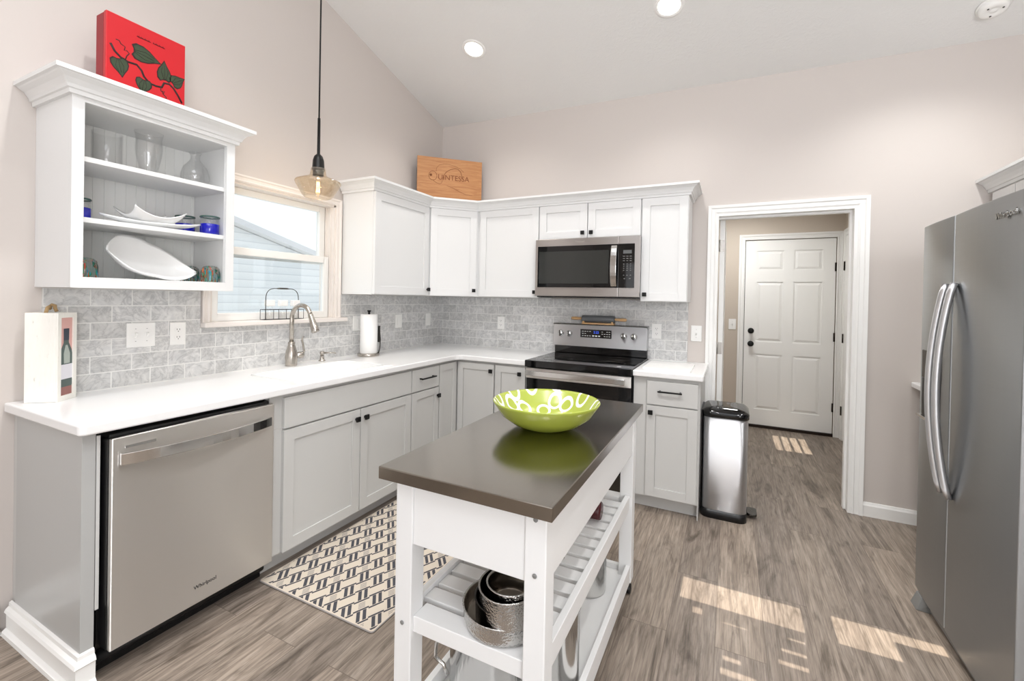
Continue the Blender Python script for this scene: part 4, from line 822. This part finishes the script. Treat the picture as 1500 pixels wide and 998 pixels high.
# ================================================================== AROUND THE SINK
fc = thing('faucet', 'brushed nickel gooseneck kitchen faucet behind the sink', 'faucet', (0.092, -1.712, CT))
FXc, FYc = 0.092, -1.712
mb = MB().lathe([(0, 0.0), (0.034, 0.0), (0.035, 0.004), (0.035, 0.03), (0.037, 0.055), (0.034, 0.085), (0.026, 0.115), (0.020, 0.135), (0.021, 0.138), (0.021, 0.148), (0.018, 0.152), (0, 0.152)], (FXc, FYc, CT + 0.0005), 28); obj('base', mb, 'nickel', fc)
P = [(FXc, FYc, CT + 0.145), (FXc, FYc, CT + 0.29)] + [(FXc + 0.074 - 0.074 * math.cos(math.radians(a)), FYc + 0.020 * (1 - math.cos(math.radians(a))) / 2, CT + 0.30 + 0.085 * math.sin(math.radians(a))) for a in range(0, 161, 10)]
obj('spout', MB().tube(P, 0.0135, 14), 'nickel', fc)
e = Vector(P[-1]); dr = (e - Vector(P[-2])).normalized()
mb = MB().tube([e - dr * 0.004, e + dr * 0.004, e + dr * 0.03, e + dr * 0.095, e + dr * 0.112, e + dr * 0.116], [0.0135, 0.016, 0.0165, 0.0235, 0.0245, 0.0215], 18); obj('spray_head', mb, 'nickel', fc)
mb = MB().lathe([(0, 0), (0.019, 0.0), (0.019, 0.035), (0.021, 0.037), (0.021, 0.058), (0.015, 0.066), (0, 0.067)], (FXc, FYc + 0.02, CT + 0.062), 20, 'Y')
mb.tube([(FXc, FYc + 0.078, CT + 0.062), (FXc + 0.004, FYc + 0.090, CT + 0.085), (FXc + 0.010, FYc + 0.078, CT + 0.125), (FXc + 0.016, FYc + 0.064, CT + 0.158), (FXc + 0.018, FYc + 0.066, CT + 0.176), (FXc + 0.018, FYc + 0.076, CT + 0.182)], [0.010, 0.0075, 0.006, 0.0065, 0.006, 0.004], 10); obj('lever', mb, 'nickel', fc)
sp = thing('soap_dispenser', 'small brushed nickel soap dispenser right of the faucet', 'soap dispenser', (0.075, -1.462, CT))
obj('base', MB().lathe([(0, 0), (0.023, 0), (0.023, 0.004), (0.015, 0.010), (0.012, 0.028), (0.014, 0.032), (0.014, 0.036), (0, 0.036)], (0.075, -1.462, CT + 0.0005), 20), 'nickel', sp)
mb = MB().lathe([(0, 0.036), (0.010, 0.036), (0.012, 0.046), (0.015, 0.050), (0.015, 0.062), (0.010, 0.067), (0, 0.067)], (0.075, -1.462, CT + 0.0005), 20); mb.tube([(0.08, -1.455, CT + 0.055), (0.11, -1.42, CT + 0.056), (0.135, -1.395, CT + 0.051)], [0.006, 0.005, 0.004], 10); obj('pump_head', mb, 'nickel', sp)
TX, TY = 0.130, -1.085
th = thing('paper_towel_holder', 'brushed steel paper towel holder with a round base and black finial beside the window', 'paper towel holder', (TX, TY, CT))
obj('base', MB().lathe([(0, 0), (0.078, 0), (0.080, 0.003), (0.080, 0.016), (0.076, 0.020), (0, 0.020)], (TX, TY, CT + 0.0005), 40), 'nickel', th)
obj('post', MB().lathe([(0, 0.0205), (0.008, 0.0205), (0.008, 0.318), (0, 0.318)], (TX, TY, CT), 14), 'dark_steel', th)
mb = MB().lathe([(0, 0.318), (0.010, 0.319), (0.008, 0.326), (0.006, 0.329), (0.016, 0.338), (0.012, 0.344), (0, 0.337)], (TX, TY, CT), 16); obj('finial', mb, 'black_metal', th)
ax, ay = 0.042, 0.058
mb = MB().tube([(TX + ax * 1.02, TY + ay * 1.02, CT + 0.018), (TX + ax * 1.16, TY + ay * 1.16, CT + 0.05), (TX + ax * 1.2, TY + ay * 1.2, CT + 0.12), (TX + ax * 1.07, TY + ay * 1.07, CT + 0.21), (TX + ax * 1.0, TY + ay * 1.0, CT + 0.225)], 0.005, 10); mb.box(TX + ax * 1.02 - 0.010, TX + ax * 1.02 + 0.010, TY + ay * 1.02, TY + ay * 1.02 + 0.006, CT + 0.10, CT + 0.225); obj('tension_arm', mb, 'dark_steel', th)
tr_ = solo('paper_towel_roll', MB().lathe([(0.020, 0.0), (0.060, 0.0), (0.0625, 0.003), (0.0625, 0.289), (0.060, 0.292), (0.020, 0.292), (0.020, 0.0)], (TX, TY, CT + 0.0215), 40), 'paper', (TX, TY, CT + 0.0215), 'white roll of paper towels standing on its holder right of the sink', 'paper towels')
# wire caddy of jars on the sill
SZ = WZ0 + 0.0405; CX0, CX1, CY0, CY1 = 0.002, 0.050, -1.862, -1.594
cd = thing('wire_caddy', 'black wire caddy with a tall arched handle on the window sill', 'caddy', (0.026, -1.728, SZ))
mb = MB()
for z in (SZ + 0.003, SZ + 0.064):
    ring = [(CX0, CY0, z), (CX1, CY0, z), (CX1, CY1, z), (CX0, CY1, z), (CX0, CY0, z)]
    for a, b in zip(ring, ring[1:]): mb.tube([a, b], 0.0016, 6)
for y in (CY0, CY0 + 0.089, CY0 + 0.178, CY1):
    for x in (CX0, CX1): mb.tube([(x, y, SZ + 0.003), (x, y, SZ + 0.064)], 0.0016, 6)
    mb.tube([(CX0, y, SZ + 0.003), (CX1, y, SZ + 0.003)], 0.0016, 6)
obj('wire_frame', mb, 'black_metal', cd)
xm = 0.026; H0 = SZ + 0.064; y0, y1 = CY0 + 0.018, CY1 - 0.022
P = [(xm, y0, H0 - 0.06), (xm, y0, H0 + 0.065)] + bez((xm, y0, H0 + 0.065), (xm, y0, H0 + 0.120), (xm, y0 + 0.03, H0 + 0.130), (xm, y0 + 0.06, H0 + 0.131), 8)[1:] + bez((xm, y1 - 0.06, H0 + 0.131), (xm, y1 - 0.03, H0 + 0.130), (xm, y1, H0 + 0.120), (xm, y1, H0 + 0.065), 8) + [(xm, y1, H0 - 0.06)]
obj('arched_handle', MB().tube(P, 0.0024, 8), 'dark_steel', cd)
obj('handle_grip', MB().tube([(xm, -1.772, H0 + 0.131), (xm, -1.755, H0 + 0.132), (xm, -1.701, H0 + 0.132), (xm, -1.684, H0 + 0.131)], [0.003, 0.0055, 0.0055, 0.003], 10), 'dark_steel', cd)
for k, wd in enumerate(('left', 'middle', 'right')):
    c = (0.026, CY0 + 0.0445 + 0.089 * k, SZ + 0.0052)
    t = thing('shaker_jar', f'small clear glass jar with a white square cap, {wd} one in the wire caddy', 'jar', c, 'jars in the wire caddy')
    obj('glass_body', MB().lathe([(0, 0), (0.019, 0), (0.0205, 0.003), (0.0205, 0.062), (0.016, 0.074), (0.0150, 0.0795)], c, 24), 'clear_glass', t)
    mb = MB().box(c[0] - 0.0165, c[0] + 0.0165, c[1] - 0.026, c[1] + 0.026, c[2] + 0.080, c[2] + 0.118); obj('cap', mb, 'trim_white', t, bevel=0.004)
# wine gift box on the counter
wx = thing('wine_gift_box', 'whitewashed wooden wine bottle box with rope handle and bottle painting at the counter end', 'wooden box', (0.11, -2.80, CT))
A0 = Vector((0.158, -2.826, 0)); e1 = Vector((-0.64, 0.768, 0)).normalized(); e2 = Vector((-0.768, -0.64, 0)).normalized()
BX = lambda u, v, w: A0 + e1 * u + e2 * w + Vector((0, 0, CT + 0.0005 + v))     # u along the picture side, w along the plain side (both away from the front edge)
BW, BD, BH = 0.104, 0.104, 0.358
obj('box_body', MB().box(0, BW, 0, BH, 0, BD, BX), 'whitewashed_wood', wx, bevel=0.002)
PIC = lambda u, v, w: BX(u, v, -w)
mb = MB(); mb.box(0.0, BW, 0, 0.020, 0.0003, 0.007, PIC); mb.box(0.0, BW, BH - 0.020, BH, 0.0003, 0.007, PIC); mb.box(0.0, 0.018, 0.020, BH - 0.020, 0.0003, 0.007, PIC); mb.box(BW - 0.018, BW, 0.020, BH - 0.020, 0.0003, 0.007, PIC); obj('picture_frame', mb, 'whitewashed_wood', wx)
pp = obj('picture', MB().box(0.018, BW - 0.018, 0.020, BH - 0.020, 0.0003, 0.0015, PIC), 'paint_pink', wx)
def motif(name, poly, m, w): return obj(name, MB().fprism(poly, w, w + 0.0004, PIC), m, pp)
uc = 0.0525
motif('table_paint', [(0.0185, 0.0205), (BW - 0.0185, 0.0205), (BW - 0.0185, 0.085), (0.0185, 0.058)], 'paint_table', 0.0016)
bot = [(uc - 0.036, 0.062), (uc - 0.030, 0.054), (uc + 0.030, 0.054), (uc + 0.036, 0.062), (uc + 0.036, 0.180), (uc + 0.030, 0.205), (uc + 0.014, 0.235), (uc + 0.013, 0.285), (uc - 0.013, 0.285), (uc - 0.014, 0.235), (uc - 0.030, 0.205), (uc - 0.036, 0.180)]
motif('bottle_paint', bot, 'paint_bottle', 0.0021)
motif('bottle_highlight_paint', [(uc - 0.012, 0.150), (uc + 0.020, 0.150), (uc + 0.020, 0.190), (uc + 0.006, 0.225), (uc - 0.004, 0.225), (uc - 0.014, 0.190)], 'paint_bottle_light', 0.0026)
motif('label_paint', [(uc - 0.0355, 0.086), (uc + 0.0355, 0.086), (uc + 0.0355, 0.146), (uc - 0.0355, 0.146)], 'paint_label', 0.0026)
motif('foil_paint', [(uc - 0.014, 0.245), (uc + 0.014, 0.245), (uc + 0.015, 0.293), (uc - 0.015, 0.293)], 'paint_foil', 0.0026)
cz = CT + BH + 0.004
pt = lambda u, w, h: BX(u, 0, w) + Vector((0, 0, BH + h * 1.7))
P = [pt(0.025, 0.050, 0.001), pt(0.045, 0.058, 0.012), pt(0.075, 0.070, 0.014), pt(0.095, 0.082, 0.009), pt(0.105, 0.092, 0.012), pt(0.112, 0.085, 0.018), pt(0.100, 0.068, 0.016), pt(0.085, 0.058, 0.010), pt(0.090, 0.055, 0.002)]
obj('rope_handle', MB().tube(P, 0.0062, 8), 'rope', wx)
# cutting board and rolling pin
solo('cutting_board', MB().prism(rrect(2.055, 2.355, -0.585, -0.19, 0.012, 4), CT + 0.0003, CT + 0.013), 'plate_white', (2.2, -0.4, CT), 'white cutting board lying on the countertop right of the stove', 'cutting board', bevel=0.002)
BZ = 1.1705
rp = thing('rolling_pin', 'gray marble rolling pin with wooden handles resting on top of the stove', 'rolling pin', (1.61, -0.056, BZ + 0.038))
RZ = BZ + 0.043
obj('roller', MB().lathe([(0, 0), (0.026, 0), (0.029, 0.003), (0.029, 0.267), (0.026, 0.27), (0, 0.27)], (1.475, -0.056, RZ), 28, 'X'), 'gray_marble', rp)
for s, x in ((1, 1.7452), (-1, 1.4748)):
    obj('handle', MB().lathe([(0, 0), (0.008, 0), (0.010, s * 0.006), (0.0115, s * 0.03), (0.0135, s * 0.06), (0.012, s * 0.086), (0.006, s * 0.094), (0, s * 0.095)], (x, -0.056, RZ), 16, 'X'), 'light_wood', rp)
ps = thing('rolling_pin_stand', 'light wooden cradle under the marble rolling pin on the stove', 'stand', (1.61, -0.056, BZ))
mb = MB().box(1.480, 1.742, -0.086, -0.026, BZ, BZ + 0.011); obj('base', mb, 'light_wood', ps)
for x in (1.486, 1.722):
    mb = MB().hull([(x, y, z) for y, z in ((-0.086, BZ + 0.0112), (-0.026, BZ + 0.0112), (-0.026, BZ + 0.024), (-0.040, BZ + 0.0165), (-0.056, BZ + 0.0132), (-0.072, BZ + 0.0165), (-0.086, BZ + 0.024))], [(x + 0.014, y, z) for y, z in ((-0.086, BZ + 0.0112), (-0.026, BZ + 0.0112), (-0.026, BZ + 0.024), (-0.040, BZ + 0.0165), (-0.056, BZ + 0.0132), (-0.072, BZ + 0.0165), (-0.086, BZ + 0.024))]); obj('end_cradle', mb, 'light_wood', ps)
# ================================================================== ON TOP OF THE WALL CABINETS
TZ = UZ1 + 0.0125
rx = thing('red_box', 'glossy red box painted with a dark leafy vine on top of the open cabinet', 'box', (0.15, -2.55, TZ))
RF = Frame((0.215, 0, 0), (0, 1, 0), (1, 0, 0)); ry0, ry1, rz1 = -2.702, -2.402, 2.542
obj('back_shell', MB().box(ry0, ry1, TZ, rz1 - 0.004, -0.085, -0.022, RF), 'red_side', rx, bevel=0.002)
lid = obj('lid', MB().box(ry0, ry1, TZ, rz1, -0.0215, 0.0, RF), 'red_lacquer', rx, bevel=0.003)
# picture coordinates: s 0..1 left to right, t 0..1 from bottom to top of the part seen in the photo (z 2.275 to 2.542)
pc = lambda s, t: (ry0 + (ry1 - ry0) * s, 2.268 + 0.274 * t)
def ribbon(pts, r, m, name, w=0.0004):
    mb = MB(); mb.tube([RF(*pc(*p), w) for p in pts], r, 6, ry=0.0006, up=(1, 0, 0)); return obj(name, mb, m, lid)
ribbon([(0.05, 0.52), (0.10, 0.42), (0.17, 0.36), (0.26, 0.335), (0.36, 0.345), (0.42, 0.28), (0.45, 0.20), (0.52, 0.13), (0.60, 0.12), (0.68, 0.135), (0.71, 0.22), (0.78, 0.235), (0.84, 0.19), (0.90, 0.10), (0.96, -0.01)], 0.0050, 'vine_dark', 'vine')
ribbon([(0.22, 0.34), (0.24, 0.42), (0.27, 0.47), (0.24, 0.50), (0.21, 0.49), (0.22, 0.55), (0.17, 0.57), (0.15, 0.61), (0.11, 0.61)], 0.0022, 'vine_dark', 'tendril')
ribbon([(0.665, 0.14), (0.67, 0.07), (0.71, 0.05), (0.72, 0.08), (0.69, 0.075), (0.70, 0.03), (0.74, -0.0), (0.74, -0.03)], 0.0022, 'vine_dark', 'tendril')
def leaf(cx, cy, ang, L, Wd, name='leaf'):
    pts = [(-0.42, 0.10), (-0.50, 0.28), (-0.36, 0.44), (-0.10, 0.46), (0.14, 0.36), (0.36, 0.18), (0.62, 0.0), (0.36, -0.15), (0.14, -0.32), (-0.10, -0.42), (-0.34, -0.40), (-0.46, -0.24), (-0.40, -0.06)]
    a = math.radians(ang); ca, sa = math.cos(a), math.sin(a); c = pc(cx, cy)
    def tf(k): return [(c[0] + (x * L * k) * ca - (y * Wd * k) * sa, c[1] + (x * L * k) * sa + (y * Wd * k) * ca) for x, y in pts]
    o = obj(name, MB().fprism(tf(1.0), 0.0002, 0.0008, RF), 'vine_dark', lid); obj('leaf_blade', MB().fprism(tf(0.86), 0.0009, 0.0012, RF), 'leaf_green', o)
    mb = MB()
    for y1 in (-0.2, 0.0, 0.2):
        q = [(c[0] + (x * L) * ca - (y * Wd) * sa, c[1] + (x * L) * sa + (y * Wd) * ca) for x, y in ((-0.36, y1 * 0.3), (0.0, y1), (0.34, y1 * 0.5))]
        mb.tube([RF(u, v, 0.0013) for u, v in q], 0.0008, 5)
    obj('leaf_veins', mb, 'vine_dark', o)
leaf(0.16, 0.22, -78, 0.076, 0.076); leaf(0.46, 0.535, -6, 0.104, 0.084); leaf(0.715, 0.40, 92, 0.088, 0.068); leaf(0.44, 0.055, -98, 0.066, 0.072); leaf(0.89, 0.33, 40, 0.066, 0.068)
mb = MB(); x = 0.36
for k in range(22):
    if k == 11: x += 0.03; continue
    p = [pc(x, 0.795), pc(x + 0.006, 0.795 + 0.03 * (0.6 + 0.4 * math.sin(k * 2.3))), pc(x + 0.013, 0.79)]; mb.tube([RF(u, v, 0.0004) for u, v in p], 0.0016, 5); x += 0.0155
obj('script_lettering', mb, 'scribble', lid)
# wooden wine crate in the corner
QZ0, QZ1 = UZ1 + 0.0005, 2.605
q0 = Vector((0.092, -0.500, 0)); q1 = Vector((0.510, -0.098, 0)); qd = (q1 - q0).normalized(); qw = Vector((qd.y, -qd.x, 0)); QL = (q1 - q0).length
QF = Frame(q0, qd, qw)
wc = thing('wine_crate', 'flat wooden wine crate branded with QUINTESSA standing on the corner cabinet', 'wooden crate', (0.25, -0.25, QZ0))
obj('front_board', MB().box(0, QL, QZ0, QZ1, -0.012, 0.0, QF), 'pine_crate', wc, bevel=0.001)
mb = MB(); mb.hull([QF(0, QZ0, -0.0125), QF(QL, QZ0, -0.0125), QF(QL - 0.055, QZ0, -0.067), QF(0.055, QZ0, -0.067)], [QF(0, QZ1 + 0.002, -0.0125), QF(QL, QZ1 + 0.002, -0.0125), QF(QL - 0.055, QZ1 + 0.002, -0.067), QF(0.055, QZ1 + 0.002, -0.067)])
obj('crate_body', mb, 'pine_edge', wc)
crate_face = [o for o in bpy.data.objects if o.name.startswith('front_board')][-1]
def qp(s, t): return QF(QL * s, QZ1 - 0.345 * t, 0.0006)          # s across, t down from the top edge (fraction of what the photo shows)
text_mesh('brand_lettering', 'UINTESSA', 0.064, qp(0.555, 0.50), qd, (0, 0, 1), 'burnt_brand', crate_face, 0.0004)
def qrib(name, pts, r): obj(name, MB().tube([qp(*p) for p in pts], r, 6), 'burnt_brand', crate_face)
circ = [(0.235 + 0.062 * math.cos(a), 0.475 + 0.115 * math.sin(a)) for a in [2 * math.pi * k / 20 for k in range(21)]]
qrib('letter_q_ring', circ, 0.0016)
obj('heart_mark', MB().lathe([(0, -0.0003), (0.011, -0.0003), (0.008, 0.001), (0, 0.001)], qp(0.205, 0.46), 12, M=qw.to_track_quat('Z', 'Y').to_matrix()), 'burnt_brand', crate_face)
qrib('letter_q_tail', [(0.24, 0.60), (0.30, 0.655), (0.34, 0.675), (0.37, 0.65), (0.38, 0.58)], 0.0013)
qrib('flourish_loop', [(0.285, 0.36), (0.29, 0.27), (0.33, 0.19), (0.40, 0.15), (0.48, 0.15), (0.57, 0.18), (0.66, 0.24), (0.71, 0.31)], 0.0012)
qrib('flourish_loop', [(0.385, 0.56), (0.40, 0.45), (0.44, 0.35), (0.50, 0.28), (0.57, 0.245), (0.62, 0.25), (0.66, 0.31), (0.68, 0.40), (0.685, 0.50)], 0.0021)
qrib('flourish_tail', [(0.45, 0.70), (0.55, 0.75), (0.65, 0.83), (0.75, 0.89), (0.85, 0.90)], 0.0011)
# ================================================================== OPEN CABINET CONTENTS
S1, S2, S3 = 1.8923, 1.6543, 1.4183
solo('glass_vase', MB().lathe([(0.0, 0.0), (0.050, 0.0), (0.052, 0.004), (0.052, 0.150), (0.050, 0.151), (0.0485, 0.150), (0.0485, 0.008), (0, 0.006)], (0.160, -2.672, S1), 40), 'clear_glass', (0.160, -2.672, S1), 'short straight clear glass cylinder vase at the left of the top shelf', 'vase', 'clear vases on the top shelf')
solo('glass_vase', MB().lathe([(0.0, 0.0), (0.026, 0.0), (0.029, 0.004), (0.038, 0.040), (0.047, 0.085), (0.050, 0.120), (0.048, 0.150), (0.047, 0.165), (0.053, 0.190), (0.0515, 0.191), (0.0445, 0.165), (0.0455, 0.150), (0.0475, 0.120), (0.0445, 0.085), (0.0355, 0.040), (0.024, 0.012), (0, 0.010)], (0.205, -2.540, S1), 40), 'clear_glass', (0.205, -2.540, S1), 'tall clear glass vase with a flared rim in the middle of the top shelf', 'vase', 'clear vases on the top shelf')
solo('glass_vase', MB().lathe([(0.0, 0.0), (0.036, 0.0), (0.052, 0.012), (0.061, 0.040), (0.061, 0.062), (0.050, 0.098), (0.030, 0.122), (0.021, 0.136), (0.020, 0.156), (0.028, 0.170), (0.0265, 0.171), (0.0185, 0.156), (0.0195, 0.136), (0.0285, 0.120), (0.048, 0.096), (0.059, 0.062), (0.059, 0.040), (0.050, 0.014), (0.034, 0.004), (0, 0.003)], (0.165, -2.325, S1), 40), 'clear_glass', (0.165, -2.325, S1), 'round-bellied clear glass flask vase at the right of the top shelf', 'vase', 'clear vases on the top shelf')
def tumbler(c, label, swirl):
    t = thing('tumbler', label, 'glass', c, 'swirled tumblers on the bottom shelf' if swirl else 'blue tumblers on the middle shelf')
    if swirl:
        obj('glass_body', MB().lathe([(0.043, 0.0), (0.0435, 0.003), (0.0425, 0.045), (0.038, 0.068), (0.028, 0.079), (0.012, 0.082), (0, 0.082)], c, 32), 'colour_swirled_glass', t)
    else:
        obj('cobalt_body', MB().lathe([(0, 0.0), (0.038, 0.0), (0.041, 0.004), (0.042, 0.052), (0.0405, 0.054), (0, 0.0545)], c, 32), 'cobalt_glass', t)
        obj('clear_wall', MB().lathe([(0.0415, 0.0548), (0.0425, 0.085), (0.0405, 0.085), (0.0395, 0.0548)], c, 32), 'clear_glass', t)
        obj('rim', MB().lathe([(0.0427, 0.0853), (0.0435, 0.089), (0.0415, 0.093), (0.0395, 0.089), (0.0403, 0.0853), (0.0427, 0.0853)], c, 32), 'green_rim_glass', t)
tumbler((0.150, -2.762, S2), 'cobalt blue glass tumbler alone at the left of the middle shelf', False)
tumbler((0.232, -2.290, S2), 'cobalt blue glass tumbler at the front right of the middle shelf', False)
tumbler((0.115, -2.342, S2), 'cobalt blue glass tumbler at the back, behind the tip of the white platter', False)
tumbler((0.215, -2.762, S3), 'upturned red and green swirled glass alone at the left of the bottom shelf', True)
tumbler((0.245, -2.291, S3), 'upturned swirled glass at the front right end of the bottom shelf', True)
tumbler((0.122, -2.322, S3), 'upturned swirled glass behind the tip of the leaning white bowl', True)
def dish(name, label, cat, c, hx, hy, fn, th, M, floor_z, n=20, group=None):
    """sheet z = fn(s,t) over [-1,1]^2 given thickness th, turned by M, dropped onto floor_z"""
    mb = MB(); G = {}
    for k in (0, 1):
        for i in range(n + 1):
            for j in range(n + 1):
                s, t = 2 * i / n - 1, 2 * j / n - 1; x, y, z = fn(s, t); G[i, j, k] = M @ Vector((x * hx, y * hy, z + k * th))
    mz = min(v.z for v in G.values()); V = {q: mb.b.verts.new(Vector((c[0], c[1], floor_z + 0.0006)) + v - Vector((0, 0, mz))) for q, v in G.items()}
    for i in range(n):
        for j in range(n):
            mb._f([V[i, j, 1], V[i + 1, j, 1], V[i + 1, j + 1, 1], V[i, j + 1, 1]], 0, True); mb._f([V[i, j, 0], V[i, j + 1, 0], V[i + 1, j + 1, 0], V[i + 1, j, 0]], 0, True)
        for (a, b) in (((i, 0), (i + 1, 0)), ((i + 1, n), (i, n)), ((0, i + 1), (0, i)), ((n, i), (n, i + 1))): mb._f([V[*a, 0], V[*b, 0], V[*b, 1], V[*a, 1]], 0, True)
    return solo(name, mb, 'ceramic_white', (c[0], c[1], floor_z), label, cat, group)
RZm = lambda d: Matrix.Rotation(math.radians(d), 3, 'Z')
def boat(s, t):
    w = (1 - abs(s) ** 3.0) * 0.94 + 0.06
    return s, t * w, 0.034 * abs(s) ** 2.6 + 0.014 * t * t * w
dish('platter', 'long white boat-shaped platter with upturned tips on the middle shelf', 'platter', (0.232, -2.532), 0.180, 0.052, boat, 0.005, RZm(76), S2, 24)
def sq(s, t): return s * (1 - 0.13 * (1 - s * s) * 0 - 0.10 * (1 - t * t)), t * (1 - 0.10 * (1 - s * s)), 0.052 * max(abs(s), abs(t)) ** 3 * 0.55 + 0.036 * (s * s * t * t)
dish('square_bowl', 'small white square bowl with upturned corners sitting on the platter', 'bowl', (0.222, -2.535), 0.074, 0.106, sq, 0.004, RZm(6), S2 + 0.0125, 20)
def leafb(s, t):
    w = (1 - abs(s) ** (1.9 if s > 0 else 4.5)) * 0.88 + (0.06 if s > 0 else 0.06 + 0.09 * min(1, -s * 4)) + (0.0)
    return s, t * w, 0.075 * (abs(s) ** 3.2) * 0.62 + 0.060 * (abs(t) ** 2.4) * w
Mt = Matrix.Rotation(math.radians(-13), 3, 'X') @ Matrix.Rotation(math.radians(46), 3, 'Y') @ RZm(90)
dish('leaning_bowl', 'large white leaf-shaped serving bowl leaning on the bottom shelf', 'bowl', (0.178, -2.525), 0.180, 0.118, leafb, 0.006, Mt, S3, 26)
# ================================================================== RUG
RX0, RX1, RY0, RY1 = 0.600, 1.308, -2.252, -1.000
rg = thing('rug', 'cream kitchen runner rug with a dark woven brick pattern in front of the sink', 'rug', (0.95, -1.6, 0.0))
def clip(poly):
    for ax, lim, sg in ((0, RX0 + 0.008, 1), (0, RX1 - 0.008, -1), (1, RY0 + 0.008, 1), (1, RY1 - 0.008, -1)):
        out = []
        for i in range(len(poly)):
            a, b = poly[i - 1], poly[i]; ia, ib = (a[ax] - lim) * sg >= 0, (b[ax] - lim) * sg >= 0
            if ia != ib: f = (lim - a[ax]) / (b[ax] - a[ax]); out.append((a[0] + f * (b[0] - a[0]), a[1] + f * (b[1] - a[1])))
            if ib: out.append(b)
        poly = out
        if len(poly) < 3: return None
    return poly
obj('pile', MB().prism(rrect(RX0, RX1, RY0, RY1, 0.012, 3), 0.0003, 0.0072), 'rug_cream', rg)
mb = MB(); E1 = Vector((math.sin(math.radians(24)), math.cos(math.radians(24)))); E2 = Vector((-math.sin(math.radians(42)), math.cos(math.radians(42)))); c0 = Vector((0.95, -1.6)); CS = 0.069
def rq(a0, a1, b0, b1, mi):
    p = [c0 + E1 * a + E2 * b for a, b in ((a0, b0), (a1, b0), (a1, b1), (a0, b1))]; p = clip([(v.x, v.y) for v in p])
    if p: mb.prism(p, 0.0073, 0.0079, mi)
for i in range(-14, 15):
    for j in range(-14, 15):
        a, b = i * CS, j * CS
        if (i + j) % 2 == 0:
            for f in (0.22, 0.62): rq(a + f * CS, a + (f + 0.23) * CS, b + 0.06 * CS, b + 0.96 * CS, 0)
        else:
            rq(a - 0.02 * CS, a + 1.0 * CS, b + 0.0 * CS, b + 0.13 * CS, 0); rq(a - 0.02 * CS, a + 1.0 * CS, b + 0.87 * CS, b + 1.0 * CS, 0)
            if i % 2 == 0:
                for f in (0.24, 0.38, 0.52, 0.66): rq(a + 0.30 * CS, a + 0.74 * CS, b + f * CS, b + (f + 0.06) * CS, 1)
obj('woven_pattern', mb, ['rug_dark', 'rug_mid'], rg, recalc=True)
mb = MB(); P = rrect(RX0, RX1, RY0, RY1, 0.012, 3)
mb.tube([(x, y, 0.0045) for x, y in P] + [(P[0][0], P[0][1], 0.0045)], 0.0034, 6, mi=0, up=(0, 0, 1)); obj('stitched_edge', mb, 'rug_mid', rg)
